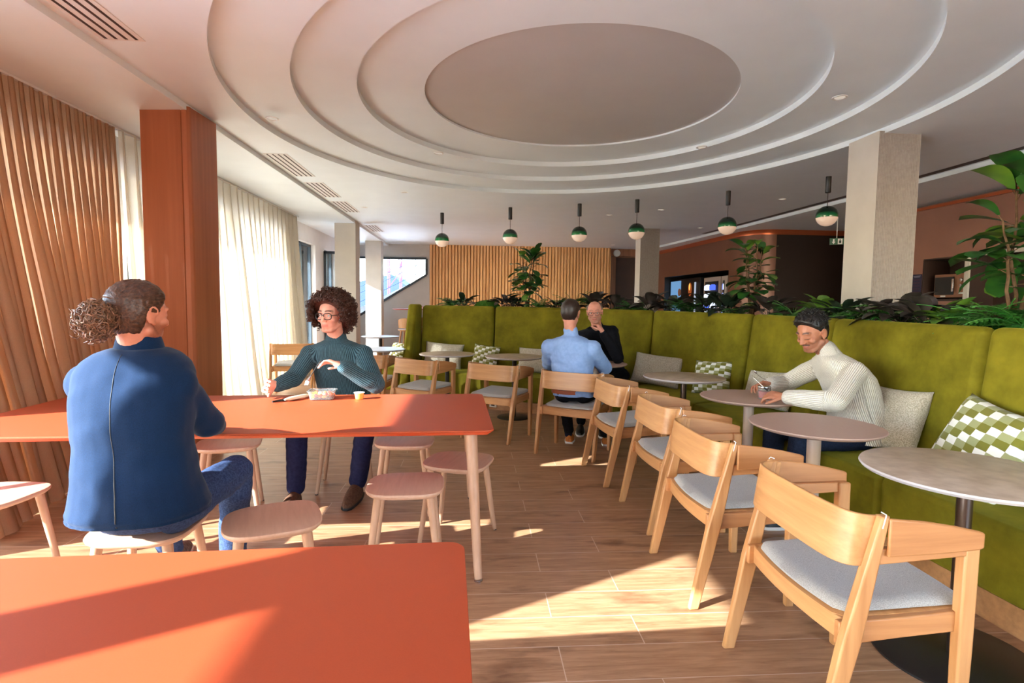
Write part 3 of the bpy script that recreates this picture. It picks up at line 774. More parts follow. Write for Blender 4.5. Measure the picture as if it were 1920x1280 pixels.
# ================================================================== STOOLS
def stool(label):
    t = thing('stool', label, 'stool', (0, 0, 0), 0, 'pale wooden stools around the orange tables')
    mb = MB(); n = 48; A, B_ = .190, .180
    def ring(s_, z_, drop=0):
        o = []
        for j in range(n):
            a = 2 * PI * j / n; c, s2 = math.cos(a), math.sin(a); e = 2 / 3.4
            x = A * s_ * math.copysign(abs(c) ** e, c); y = B_ * s_ * math.copysign(abs(s2) ** e, s2) * (1 + .06 * c)
            o.append((x, y, z_ + drop * (x / A) ** 2 * .0))
        return o
    mb.rings([ring(.80, .425), ring(.93, .434), ring(.985, .444), ring(1.0, .452), ring(.985, .459), ring(.95, .4605), ring(.5, .457), ring(.05, .455)])
    mb.build('seat', 'stoolseat', t, angle=45)
    for sx in (-1, 1):
        for sy in (-1, 1):
            mb = MB(); mb.tube([(sx * .175, sy * .165, 0), (sx * .172, sy * .162, .018), (sx * .162, sy * .153, .1), (sx * .125, sy * .118, .42), (sx * .12, sy * .115, .445)], [.0105, .0125, .0145, .019, .019], 14)
            l = mb.build('leg', 'stoolwood', t)
            m_ = MB(); m_.lathe([(.0115, -.001), (.0115, .006)], 12, (sx * .175, sy * .165, 0)); m_.build('glide', 'black', l)
    return t
ST = [((-.34, 2.69), .05, 'pale stool pushed under the orange table, half in sun, nearest to its right leg'),
      ((-.455, 3.57), .0, 'shaded stool on the far side of the orange table, right of the curly haired man'),
      ((-.09, 3.09), -.30, 'shaded stool at the right end of the middle orange table, behind its leg'),
      ((-.835, 2.27), .38, 'pale stool right of the seated man in the blue jacket'),
      ((-2.22, 2.60), -.1, 'pale stool at the left edge of the picture'),
      ((-1.56, 3.53), .30, 'stool on the far side of the table, behind the blue jacketed man'),
      ((-1.30, 2.22), .05, 'stool under the man in the blue jacket'),
      ((-.95, 4.02), .1, 'stool under the man in the teal sweater')]
s0 = None
for (x, y), rz, lb in ST:
    if s0 is None: s0 = stool(lb); s0.location = (x, y, 0); s0.rotation_euler = (0, 0, rz)
    else: dup(s0, (x, y, 0), rz, lb)

# ================================================================== ORANGE TABLES
def orange_table(label, loc, rz, L, W, mir=1):
    """origin: right end, middle; top spans x -L..0"""
    t = thing('dining_table', label, 'table', loc, rz, 'long orange tables')
    mb = MB(); n = 12; r = .045
    def ring(g, z_):
        o = []
        for cx, cy, a0 in ((-r, W / 2 - r, 0), (-L + r, W / 2 - r, PI / 2), (-L + r, -W / 2 + r, PI), (-r, -W / 2 + r, 1.5 * PI)):
            for k in range(n + 1):
                a = a0 + PI / 2 * k / n; o.append((cx + (r + g) * math.cos(a), cy + (r + g) * math.sin(a), z_))
        return o
    mb.cur = 0; mb.rings([ring(-.001, .7405), ring(0, .7395), ring(0, .733)][::-1], cap=True)
    mb.cur = 1; mb.rings([ring(-.06, .708), ring(-.03, .712), ring(0, .732)], cap=True)
    mb.build('tabletop', ['orange', 'orange_edge'], t, angle=30)
    for sx, fx in ((-.11, .035), (-L + .11, -.035)):
        for sy in (-1, 1):
            mb = MB(); mb.tube([(sx + fx, sy * (W / 2 + .03), .012), (sx + fx * .9, sy * (W / 2 + .02), .06), (sx, sy * (W / 2 - .115), .708)], [.0185, .0205, .031], 18)
            l = mb.build('leg', 'stoolwood', t); m_ = MB(); m_.lathe([(.021, 0), (.021, .008), (.014, .013)], 16, (sx + fx, sy * (W / 2 + .03), 0)); m_.build('glide', 'chrome', l)
    return t
orange_table('middle long orange table at which the two men sit', (.075, 3.165, 0), math.radians(2.4), 2.62, 1.09)
orange_table('orange table cut off by the bottom edge, nearest to the camera', (-.0, .835, 0), math.radians(2.6), 2.6, 1.09)

# ================================================================== ROUND TABLES
def round_table(label, x, y, r, kind, rb=None, H_=.74, group='small round tables along the green bench'):
    t = thing('round_table', label, 'round table', (x, y, 0), 0, group)
    rb = rb or r * .72
    mb = MB()
    if kind == 'stone':
        mb.cur = 0; mb.lathe([(r - .004, H_ - .002), (r - .01, H_)], 72); mb.cur = 1; mb.lathe([(r - .03, H_ - .024), (r - .008, H_ - .018), (r, H_ - .008), (r - .003, H_ - .0015)], 72)
        mb.build('tabletop', ['marble', 'marble_rim'], t, angle=35)
        m_ = MB(); m_.box((-.13, -.13, H_ - .034), (.13, .13, H_ - .024)); m_.build('mount_plate', 'black_metal', t)
        m_ = MB(); m_.tube([(0, 0, .01), (0, 0, H_ - .03)], .026, 24); m_.build('pole', 'steel' if x > 1 else 'black_metal', t)
        m_ = MB(); m_.lathe([(rb, 0), (rb, .006), (rb - .006, .010)], 64); m_.build('base', 'black_metal', t, angle=35)
    else:
        m0, m1, m2 = ('taupe', 'taupe_metal', 'taupe_metal') if kind == 'taupe' else kind
        mb.lathe([(r - .03, H_ - .022), (r - .006, H_ - .012), (r, H_ - .004), (r - .003, H_)], 72); mb.build('tabletop', m0, t, angle=35)
        m_ = MB(); m_.tube([(0, 0, .01), (0, 0, H_ - .02)], .034, 28); m_.build('pole', m1, t)
        m_ = MB(); m_.lathe([(rb, 0), (rb, .007), (rb - .008, .012)], 64); m_.build('base', m2, t, angle=35)
    return t
round_table('round stone topped table at the right edge, nearest to the camera', 1.885, 1.925, .352, 'stone', .285)
round_table('taupe round table nearest to the camera, right of the man in white', 1.80, 2.732, .324, 'taupe', .27)
round_table('taupe round table on which the man in white rests his hands', 1.89, 3.60, .324, 'taupe', .18)
round_table('stone topped table with check cushion behind, left of the man in white', 1.84, 4.652, .35, 'stone', .19)
round_table('small table between the two men chatting at the bench', 1.30, 5.72, .324, 'taupe', .2)
round_table('stone topped table left of the man in the light blue shirt', .47, 6.46, .35, 'stone', .2)
round_table('leftmost stone topped table on the olive bench', -.342, 6.76, .345, 'stone', .2)
gt = (noise_mat('grey laminate', S(178, 176, 184), S(170, 168, 176), 60, .35, 0), 'bench_wood', 'taupe_metal')
round_table('grey round table left of the bench wing', -1.285, 7.4, .35, gt, .25)
round_table('grey round table in the sun near the white columns', -1.75, 10.2, .35, (gt[0], 'black_metal', 'black_metal'), .25)
redm = base('oxide red laminate', S(176, 84, 76), .45)[0]
round_table('tall oxide red bar table in the far left corner', -1.31, 11.6, .42, (redm, redm, redm), .25, 1.24, 'tall red bar tables')
round_table('second tall red bar table, mostly behind the bench wing', -.86, 12.6, .42, (redm, redm, redm), .25, 1.28, 'tall red bar tables')
def bar_stool(label, x, y, rz):
    t = thing('bar_stool', label, 'bar stool', (x, y, 0), rz, 'oak bar stools at the red tables')
    mb = MB(); rs = []
    for k in range(13):
        a = math.radians(-75 + 150 * k / 12); x_, y_ = -.17 * math.cos(a), .19 * math.sin(a)
        rs.append([(x_, y_, .86), (x_ * .93, y_ * .93, .86), (x_ * .97, y_ * .97, 1.06 - .03 * (abs(a)) ** 2), (x_ * 1.05, y_ * 1.05, 1.06 - .03 * abs(a) ** 2)])
    mb.rings(rs); mb.build('backrest', 'oak', t, bevel=.004)
    mb = MB(); mb.lathe([(.17, .80), (.2, .82), (.2, .835), (.18, .84)], 32); mb.build('seat', 'oak', t)
    for sx in (-1, 1):
        for sy in (-1, 1):
            mb = MB(); mb.tube([(sx * .2, sy * .2, 0), (sx * .11, sy * .11, .81)], [.013, .018], 10); mb.build('leg', 'oak', t)
    mb = MB(); q = [(.165, .165), (-.165, .165), (-.165, -.165), (.165, -.165)]
    for i in range(4): mb.tube([(*q[i], .3), (*q[(i + 1) % 4], .3)], .008, 8)
    mb.build('footrest', 'oak', t); return t
bs = bar_stool('oak bar stool in front of the tall red table', -1.33, 10.95, math.radians(80))
dup(bs, (-1.1, 11.7, 0), math.radians(-100), 'second oak bar stool behind the first one at the red table')

# ================================================================== GREEN BENCH
BP = [(-.75, 8.0), (.29, 7.7), (1.35, 7.2), (2.16, 6.35), (2.84, 5.25), (2.94, 4.12), (2.85, 2.75), (2.86, 1.3)]
BF = [(-.87, 7.25), (.15, 6.98), (1.0, 6.5), (1.62, 5.88), (2.03, 4.9), (2.07, 4.05), (2.19, 2.75), (2.27, 1.2)]
ZT = [1.329, 1.328, 1.315, 1.303, 1.286, 1.272, 1.262, 1.262]
names = ['leftmost', 'second', 'third', 'fourth', 'fifth', 'sixth', 'rightmost']
def lp(a, b_, t): return Vector((lerp(a[0], b_[0], t), lerp(a[1], b_[1], t)))
def bench_panel(mb, i, t0, t1, z0, z1, gap=.006):
    """hexahedral padding between rear joint line parameter t0..t1 (0 = rear, 1 = front edge)"""
    P = []
    for z_, (ta, tb) in ((z0, t0), (z1, t1)):
        for t_, j in ((ta, i), (tb, i), (tb, i + 1), (ta, i + 1)):
            p = lp(BP[j], BF[j], t_); q = lp(BP[2 * i + 1 - j], BF[2 * i + 1 - j], t_)
            d = (q - p).normalized() * gap; p = p + d; P.append((p.x, p.y, z_ if not isinstance(z_, tuple) else z_[0 if j == i else 1]))
    mb.add(P, [(0, 1, 2, 3), (4, 7, 6, 5), (0, 4, 5, 1), (1, 5, 6, 2), (2, 6, 7, 3), (3, 7, 4, 0)])
for i in range(7):
    t = thing('bench_unit', '%s section of the tall olive velvet bench' % names[i], 'bench', (0, 0, 0), 0, 'sections of the olive velvet bench')
    d = (Vector(BP[i]) - Vector(BF[i])).length
    mb = MB(); bench_panel(mb, i, (.02, .30), (.0, .15), .40, (ZT[i], ZT[i + 1])); b_ = mb.build('backrest', 'velvet', t, bevel=.05, seg=5, angle=60)
    mb = MB(); bench_panel(mb, i, (.05, 1.0), (.05, 1.0), .13, .452); b_ = mb.build('seat', 'velvet', t, bevel=.028, seg=4, angle=60)
    mb = MB(); bench_panel(mb, i, (.05, .965), (.05, .965), 0.0, .128, 0); b_ = mb.build('plinth', 'bench_wood', t, smooth=False)
# slanted wing closing the left end
t = thing('bench_wing', 'olive velvet side wing closing the left end of the bench', 'bench wing', (0, 0, 0))
a = Vector((-.77, 8.02)); b_ = Vector((-.90, 7.1)); n_ = Vector((-.12, .015))
mb = MB(); mb.add([(a.x, a.y, .0), (b_.x, b_.y, 0), (b_.x + n_.x, b_.y, 0), (a.x + n_.x, a.y, 0), (a.x, a.y, 1.345), (lerp(a.x, b_.x, .35), lerp(a.y, b_.y, .35), 1.345), (lerp(a.x, b_.x, .35) + n_.x, lerp(a.y, b_.y, .35), 1.345), (a.x + n_.x, a.y, 1.345)],
    [(0, 3, 2, 1), (4, 5, 6, 7), (0, 1, 5, 4), (1, 2, 6, 5), (2, 3, 7, 6), (3, 0, 4, 7)]); mb.build('panel', 'velvet', t, bevel=.035, seg=4, angle=60)
t = thing('bench_unit', 'low olive bench section left of the wing', 'bench', (-1.75, 7.7, 0), .05)
mb = MB(); mb.box((0, 0, .13), (.68, .75, .452)); mb.build('seat', 'velvet', t, bevel=.028, seg=4)
mb = MB(); mb.box((.02, .04, 0), (.66, .73, .128)); mb.build('plinth', 'bench_wood', t, smooth=False)
# outlets in the plinth
def outlet(loc, rz, label):
    t = thing('floor_socket', label, 'socket', loc, rz)
    m_ = MB(); m_.box((-.05, -.012, -.042), (.05, 0, .042)); m_.build('plate', 'whitepl', t, bevel=.003)
    m_ = MB(); m_.box((-.024, -.014, -.022), (.024, -.011, .022)); m_.build('insert', 'black', t)
p_ = lp(lp(BP[6], BF[6], .965), lp(BP[7], BF[7], .965), .32); outlet((p_.x - .001, p_.y, .078), math.radians(-93), 'small socket plate in the bench plinth at the lower right')
p_ = lp(lp(BP[1], BF[1], .965), lp(BP[2], BF[2], .965), .10); outlet((p_.x, p_.y - .001, .07), math.radians(-26), 'white socket plate in the bench plinth beside the middle orange table')

# ================================================================== PILLOWS
def pillow(label, x, y, z_, wd, ht, rz, tilt, mat, roll=0, th=.15):
    mb = MB(); n = 22; fr_ = []
    for side in (1, -1):
        rows = []
        for i in range(n + 1):
            row = []
            for j in range(n + 1):
                u = -1 + 2 * i / n; v_ = -1 + 2 * j / n
                e = (max(0, 1 - abs(u) ** 2.6) * max(0, 1 - abs(v_) ** 2.6)) ** .42
                k = 1 - .07 * (1 - abs(u) ** 2) * (abs(v_) ** 4); k2 = 1 - .07 * (1 - abs(v_) ** 2) * (abs(u) ** 4)
                row.append((u * wd / 2 * k2, side * th / 2 * e * (1 + .12 * noise.noise(Vector((u * 2, v_ * 2, x * 5)))), v_ * ht / 2 * k))
            rows.append(row)
        mb.rings(rows if side < 0 else rows[::-1], cap=False, closed=False)
    me_o = mb.build('pillow', mat, None, angle=60); me_o.data.name = 'pillow'
    w_ = me_o.modifiers.new('weld', 'WELD'); w_.merge_threshold = .0005
    me_o.matrix_world = Matrix.Translation((x, y, z_)) @ Matrix.Rotation(rz, 4, 'Z') @ Matrix.Rotation(tilt, 4, 'X') @ Matrix.Rotation(roll, 4, 'Y')
    tag(me_o, label, 'cushion', 'check cushions on the bench' if mat == 'check_pillow' else 'plain cushions on the bench'); return me_o
R_ = math.radians
pillow('pale striped looking plain cushion at the left end of the bench', -.44, 7.60, .635, .56, .36, R_(-14), R_(-16), 'plain_pillow', R_(4))
pillow('small green check cushion right of the leftmost stone table', .14, 7.42, .62, .38, .36, R_(-20), R_(-18), 'check_pillow', R_(6))
pillow('plain cushion half hidden left of the light blue shirt', .80, 7.10, .62, .50, .34, R_(-25), R_(-16), 'plain_pillow')
pillow('wide plain cushion right of the man in black', 2.06, 6.02, .63, .62, .36, R_(-48), R_(-18), 'plain_pillow', R_(3))
pillow('green check cushion in the middle of the bench', 2.44, 5.42, .625, .42, .36, R_(-55), R_(-18), 'check_pillow', R_(-3))
pillow('plain cushion just left of the man in white', 2.60, 4.62, .625, .50, .35, R_(-72), R_(-20), 'plain_pillow', R_(-4))
pillow('woven grey plain cushion right of the man in white', 2.62, 3.22, .66, .46, .42, R_(-88), R_(-20), 'plain_pillow', R_(-3))
pillow('large green and white check cushion at the right edge', 2.53, 2.52, .66, .50, .48, R_(-96), R_(-24), 'check_pillow', R_(8))
pillow('check cushion on the low bench left of the wing', -1.12, 8.0, .62, .36, .34, R_(-50), R_(-20), 'check_pillow')
# ================================================================== KITCHEN AND VENDING AREA
blue_s = emis('vending blue light', S(90, 120, 255), 1.0); white_s = emis('vending white light', S(225, 235, 255), 1.3)
def vending(label, y0, y1, x):
    t = thing('vending_machine', label, 'vending machine', (x, 0, 0), 0, None)
    mb = MB(); mb.box((0, y0, .05), (.7, y1, 2.03)); mb.build('cabinet', base('grey enamel', S(176, 160, 150), .4)[0], t, bevel=.01)
    mb = MB(); mb.box((-.012, y0 + .10, .7), (0, y1 - .10, 1.93)); mb.build('window', 'black', t, smooth=False)
    for r in range(6):
        for c in range(2):
            ya = lerp(y0 + .16, y1 - .16, (c + .12) / 2); yb = lerp(y0 + .16, y1 - .16, (c + .88) / 2); zt = 1.86 - r * .2
            mb = MB(); mb.tube([(-.02, (ya + yb) / 2, zt - .13), (-.02, (ya + yb) / 2, zt - .03), (-.02, (ya + yb) / 2, zt)], [abs(yb - ya) * .42, abs(yb - ya) * .42, abs(yb - ya) * .2], 14)
            mb.build('product', [white_s, blue_s, white_s, white_s][(r * 2 + c + int(y0)) % 4] if (r + c) % 3 else blue_s, t)
    return t
vending('grey framed vending machine with lit products, left one of the pair', 11.74, 12.62, 5.40)
vending('grey framed vending machine with lit products, behind the middle fig plant', 11.42, 11.70, 5.44) if False else vending('grey framed vending machine with lit products, behind the middle fig plant', 10.62 + .82, 11.70, 5.40)
t = thing('drinks_machine', 'black coffee machine with a tall pale blue screen and a glowing picture', 'coffee machine', (5.36, 0, 0))
mb = MB(); mb.box((0, 12.75, .05), (.7, 14.7, 2.06)); mb.build('cabinet', 'black', t, bevel=.01)
mb = MB(); mb.box((-.012, 13.95, 1.0), (0, 14.66, 2.02)); mb.build('screen', emis('pale blue screen', S(120, 168, 215), .75), t, smooth=False)
mb = MB(); mb.sphere((-.01, 13.33, 1.78), (.012, .11, .17), 16, 10); mb.build('glowing_picture', emis('amber picture', S(190, 96, 50), .6), t)
mb = MB(); mb.sphere((-.02, 13.33, 1.84), (.012, .045, .09), 14, 8); mb.build('flame', emis('flame', S(255, 190, 90), 1.2), t)
mb = MB(); mb.box((-.014, 12.98, 1.1), (0, 13.05, 1.95)); mb.build('light_strip', emis('strip', S(200, 210, 230), .7), t, smooth=False)
for z_ in (1.72, 1.45):
    mb = MB(); mb.lathe([(.001, .012), (.10, .012), (.10, 0)], 20); o = mb.build('brown_disc', 'copper', t); o.location = (-.004, 14.02, z_); o.rotation_euler = (0, -PI / 2, 0)
t = thing('microwave', 'bronze coloured microwave with black door in the alcove', 'microwave', (KX + .06, 7.25, 1.50), 0)
mb = MB(); mb.box((0, -.27, .02), (.34, .25, .35)); mb.build('body', base('bronze enamel', S(150, 104, 78), .35, Metallic=.4)[0], t, bevel=.006)
mb = MB(); mb.box((-.012, -.08, .06), (0, .23, .31)); mb.build('door', 'black', t, bevel=.004)
mb = MB(); mb.box((-.04, -.105, .10), (-.025, -.075, .28)); mb.build('handle', 'chrome', t, bevel=.004)
for z_ in (.26, .18):
    mb = MB(); mb.lathe([(.026, 0), (.024, .022), (.001, .024)], 20); o = mb.build('knob', 'chrome', t); o.location = (0, -.20, z_); o.rotation_euler = (0, -PI / 2, 0)
mb = MB(); mb.box((-.003, -.24, .07), (0, -.16, .09)); mb.build('badge', 'whitepl', t, smooth=False)
mb = MB(); mb.box((-.003, .05, .03), (0, .13, .05)); mb.build('badge', 'whitepl', t, smooth=False)
t = thing('poster', 'narrow dark blue notice with rows of small print on the kitchenette wall', 'poster', (KX - .006, 7.735, 1.70), 0)
mb = MB(); mb.box((-.004, -.085, -.165), (0, .10, .17)); mb.build('sheet', base('navy print', S(30, 26, 60), .5)[0], t, smooth=False)
mb = MB()
for z_, w_ in ((.145, .13), (.13, .10)): mb.box((-.006, .0 - w_ / 2, z_ - .004), (-.004, w_ / 2, z_ + .004))
mb.box((-.006, .055, -.15), (-.004, .07, -.135)); mb.box((-.006, .02, -.15), (-.004, .03, -.135)); mb.build('heading', base('print grey', S(150, 150, 170), .5)[0], t, smooth=False)
mb = MB()
for k in range(5): mb.box((-.006, -.06, .085 - k * .045), (-.004, .07, .092 - k * .045))
mb.build('text_rows', base('print red', S(96, 36, 50), .5)[0], t, smooth=False)

# ================================================================== PLANTS
def leaf(mb, p, d, up, L, W, bend=.5, shape='ovate', n=7, cupd=.18):
    d = Vector(d).normalized(); up = Vector(up); up = (up - d * up.dot(d)); up = up.normalized() if up.length > 1e-4 else d.orthogonal().normalized()
    rt = d.cross(up); pos = Vector(p); rs = []
    for k in range(n + 1):
        t = k / n
        if shape == 'fiddle': w_ = W * (.30 + .70 * t) * math.sin(PI * min(1, (t * .90 + .08))) ** .55 * (1 if t < .995 else 0)
        elif shape == 'strap': w_ = W * (1 - t) ** .6 * min(1, t * 6 + .3)
        else: w_ = W * math.sin(PI * (t ** .85)) ** .8
        w_ = max(w_, .0006)
        rs.append([pos - rt * w_ / 2 + up * w_ * cupd, pos, pos + rt * w_ / 2 + up * w_ * cupd])
        a = -bend / n; dd = (d * math.cos(a) + up * math.sin(a)).normalized(); up = (up * math.cos(a) - d * math.sin(a)).normalized(); d = dd
        pos = pos + d * L / n
    mb.rings(rs, cap=False, closed=False)
def fern(rnd, n=16, L=.32, lw=.07, leafn=12, fan=False):
    mb = MB()
    for i in range(n):
        a = 2 * PI * i / n + rnd.uniform(-.3, .3); el = rnd.uniform(.25, 1.15); LL = L * rnd.uniform(.7, 1.1)
        d = Vector((math.cos(a) * math.cos(el), math.sin(a) * math.cos(el), math.sin(el))); p = Vector((0, 0, 0)); up = Vector((0, 0, 1)); up = (up - d * up.dot(d)).normalized(); m = leafn
        mid = []
        for k in range(m + 1):
            t = k / m; rt = d.cross(up)
            if k > 1 and not fan:
                for s_ in (-1, 1):
                    ll = lw * math.sin(PI * (t * .92 + .06)) ** .6
                    leaf(mb, p, rt * s_ + d * .45, up, ll * 1.15, LL / m * .95, .3, 'strap', 3, 0)
            mid.append(p.copy()); an = -.10; dd = (d * math.cos(an) + up * math.sin(an)).normalized(); up = (up * math.cos(an) - d * math.sin(an)).normalized(); d = dd; p = p + d * LL / m
        mb.tube(mid, [.003] * len(mid), 4)
        if fan:
            q = mid[int(m * .45)]; dq = (mid[-1] - q).normalized(); up2 = Vector((0, 0, 1)); up2 = (up2 - dq * up2.dot(dq)).normalized(); rt = dq.cross(up2)
            for j in range(13):
                b_ = -1.15 + 2.3 * j / 12; leaf(mb, q, dq * math.cos(b_) + rt * math.sin(b_), up2, LL * .62 * (1 - .25 * abs(b_)), .016, .5, 'strap', 4, 0)
    return mb
def rosette(rnd, n=14, L=.2, W=.1, elr=(.2, 1.2), shape='ovate', bend=.9):
    mb = MB()
    for i in range(n):
        a = 2.4 * i + rnd.uniform(-.3, .3); el = rnd.uniform(*elr); r0 = rnd.uniform(0, .05)
        d = Vector((math.cos(a) * math.cos(el), math.sin(a) * math.cos(el), math.sin(el)))
        st = Vector((math.cos(a) * r0, math.sin(a) * r0, 0)); q = st + d * L * .35
        mb.tube([st, q], .003, 4); leaf(mb, q, d, (0, 0, 1), L * rnd.uniform(.75, 1.1), W * rnd.uniform(.8, 1.1), bend, shape, 6)
    return mb
PLN = [
 ('fern', -0.36, 8.1, .9, 'small fern at the far left end of the planter'), ('dark', -0.18, 8.04, .9, 'dark rosette plant next to the leftmost fern'),
 ('moss', 0.17, 7.94, 1, 'round green moss mound in the planter'), ('purple', 0.46, 7.84, .9, 'purple grey leaved plant right of the moss mound'),
 ('dark', 0.58, 7.8, .8, 'dark leaved plant left of the foot of the far fig plant'), ('fern', 0.91, 7.6, 1.0, 'fern hanging over the bench edge at the foot of the far fig plant'),
 ('dark', 1.14, 7.52, .7, 'low dark plant left of the head of the man in the light blue shirt'), ('palm', 1.36, 7.42, 1.0, 'bright fan palm behind the head of the man in the light blue shirt'),
 ('purple', 1.60, 7.25, 1.1, 'purple grey plant behind the head of the bald man'), ('purple', 1.81, 7.01, .9, 'purple grey plant just right of the bald man'),
 ('fern', 2.0, 6.81, .9, 'bright fern in front of the far beige column'), ('purple', 2.17, 6.63, 1.05, 'big leaved purple grey plant right of the far beige column'),
 ('purple', 2.35, 6.43, 1.0, 'purple grey plant in front of the pale blue screen'), ('palm', 2.48, 6.2, .8, 'bright fan palm in front of the coffee machine'),
 ('dark', 2.61, 6.01, 1.0, 'dark plant in front of the left vending machine'), ('dark', 2.75, 5.78, 1.1, 'dark plant left of the foot of the middle fig plant'),
 ('fern', 2.84, 5.66, .9, 'dark fern at the foot of the middle fig plant'), ('purple', 2.99, 5.38, 1.0, 'purple grey plant right of the middle fig plant'),
 ('palm', 3.06, 5.05, .75, 'green fan palm left of the head of the man in white'), ('lime', 3.1, 4.64, .9, 'yellow green leaved plant behind the head of the man in white'),
 ('dark', 3.11, 4.40, .9, 'dark plant at the left foot of the cream column'), ('palm', 3.16, 4.23, .8, 'bright fan palm in front of the left face of the cream column'),
 ('purple', 3.13, 4.02, .8, 'low purple grey plant in front of the cream column'), ('fern', 3.14, 3.83, 1.0, 'fern with upright fronds in front of the fluted face of the cream column'),
 ('purple', 3.05, 3.70, 1.0, 'purple grey plant below the navy notice'), ('lime', 3.18, 3.52, .65, 'lime leaved plant below the left side of the microwave'),
 ('purple', 3.04, 3.45, .9, 'purple grey plant hanging over the bench below the microwave'), ('lime', 3.1, 3.34, .7, 'lime leaved plant below the right side of the microwave'),
 ('palm', 3.12, 3.18, .85, 'large fan palm left of the nearest fig plant'), ('palm', 3.08, 2.98, 1.0, 'large fan palm at the foot of the nearest fig plant'), ('fern', 3.02, 2.80, 1.0, 'fern at the right edge of the picture')]
t = thing('planter_box', 'long dark planter box behind the top of the olive bench', 'planter', (0, 0, 0))
mb = MB(); rs = []
bp = [Vector((a, b_, 0)) for a, b_ in BP]
for i, p in enumerate(bp):
    d = (bp[min(i + 1, 7)] - bp[max(i - 1, 0)]).normalized(); nr = Vector((-d.y, d.x, 0)) ; nr = nr if nr.y > 0 or nr.x > 0 else -nr
    nr = Vector((-d.y, d.x, 0))
    a = p + nr * .01; c = p + nr * .42
    rs.append([(a.x, a.y, 0), (c.x, c.y, 0), (c.x, c.y, ZT[i] - .03), (c.x - nr.x * .02, c.y - nr.y * .02, ZT[i] - .03), (c.x - nr.x * .02, c.y - nr.y * .02, ZT[i] - .07), (a.x + nr.x * .02, a.y + nr.y * .02, ZT[i] - .07), (a.x + nr.x * .02, a.y + nr.y * .02, ZT[i] - .025), (a.x, a.y, ZT[i] - .025)])
mb.rings(rs); mb.build('box', 'darkbrown', t, smooth=False)
mb = MB(); rs = []
for i, p in enumerate(bp):
    d = (bp[min(i + 1, 7)] - bp[max(i - 1, 0)]).normalized(); nr = Vector((-d.y, d.x, 0)); a = p + nr * .03; c = p + nr * .41
    rs.append([(a.x, a.y, ZT[i] - .05), (c.x, c.y, ZT[i] - .05)])
mb.rings(rs, cap=False, closed=False); mb.build('soil', 'soil', t)
def bz(x, y): # bench top height near a place
    return min((((x - a) ** 2 + (y - b_) ** 2), z_) for (a, b_), z_ in zip(BP, ZT))[1]
for i, (k, x, y, s_, lb) in enumerate(PLN):
    rnd = random.Random(100 + i)
    nm = {'fern': 'fern', 'dark': 'dark_leaved_plant', 'moss': 'moss_mound', 'purple': 'purple_leaved_plant', 'palm': 'fan_palm', 'lime': 'lime_leaved_plant'}[k]
    if k == 'fern': mb = fern(rnd, 20, .34 * s_, .065); m_ = 'fern'
    elif k == 'palm': mb = fern(rnd, 19, .40 * s_, .07, 8, True); m_ = 'fern'
    elif k == 'dark': mb = rosette(rnd, 20, .24 * s_, .095 * s_, (.3, 1.3)); m_ = 'leaf_dark'
    elif k == 'purple': mb = rosette(rnd, 18, .24 * s_, .115 * s_, (.25, 1.25)); m_ = 'purple'
    elif k == 'lime': mb = rosette(rnd, 16, .25 * s_, .12 * s_, (.4, 1.35)); m_ = 'leaf_lime'
    else:
        mb = MB(); mb.sphere((0, 0, .0), (.19, .14, .10), 40, 24); mb.v = [tuple(Vector(p) * (1 + .08 * noise.noise(Vector(p) * 30))) for p in mb.v]; m_ = 'moss'
    s_ = s_ * 1.0; t = thing(nm, lb, 'plant', (x, y, bz(x, y) - .015), 0, 'plants in the planter behind the bench')
    mb.build('foliage', m_, t, angle=180)
def fig(label, x, y, z0, h, seed, leaves, spread, dirs=None):
    rnd = random.Random(seed); t = thing('fiddle_leaf_fig', label, 'plant', (x, y, z0), 0, 'tall fiddle leaf fig plants')
    stems = MB(); big = MB(); young = MB(); tips = []
    for k in range(4):
        a = 2 * PI * k / 4 + rnd.uniform(-.4, .4); top = h * rnd.uniform(.62, .92) if k else h * .93
        P = [Vector((.02 * math.cos(a), .02 * math.sin(a), 0))]
        for j in range(1, 9):
            q = j / 8; P.append(Vector((math.cos(a), math.sin(a), 0)) * spread * .33 * q * (1.2 - .4 * q) + Vector((rnd.uniform(-.012, .012), rnd.uniform(-.012, .012), top * q)))
        stems.tube(P, [.012 - .007 * j / 8 for j in range(9)], 8); tips.append(P)
    for i in range(leaves):
        P = tips[i % 4]; q = rnd.uniform(.28, 1.0); k = min(7, int(q * 8)); p = P[k].lerp(P[k + 1], q * 8 - k if k < 7 else rnd.random())
        a = i * 2.4 + rnd.uniform(-.3, .3); el = rnd.uniform(-.15, .6) if q < .85 else rnd.uniform(.5, 1.3)
        d = Vector((math.cos(a) * math.cos(el), math.sin(a) * math.cos(el), math.sin(el)))
        s2 = spread * rnd.uniform(.46, .68); tgt = young if rnd.random() < .22 else big
        st = p + d * .045; stems.tube([p, st], .003, 5)
        leaf(tgt, st, d, (0, 0, 1), s2, s2 * .86, rnd.uniform(.3, 1.3), 'fiddle', 8, .10)
    stems.build('stems', 'bark', t); big.build('foliage', 'leaf', t, angle=180)
    o = young.build('young_leaves', 'leaf_lime', t, angle=180); o['label'] = 'lighter young leaves'
    return t
fig('tall fiddle leaf fig in front of the slatted wall, farthest of the three', .74, 7.74, 1.29, .84, 3, 66, .36)
fig('fiddle leaf fig in front of the vending machines, middle one of the three', 2.93, 5.60, 1.25, .80, 11, 60, .32)
fig('large fiddle leaf fig at the right edge, nearest of the three', 3.20, 3.02, 1.22, .98, 21, 62, .42)
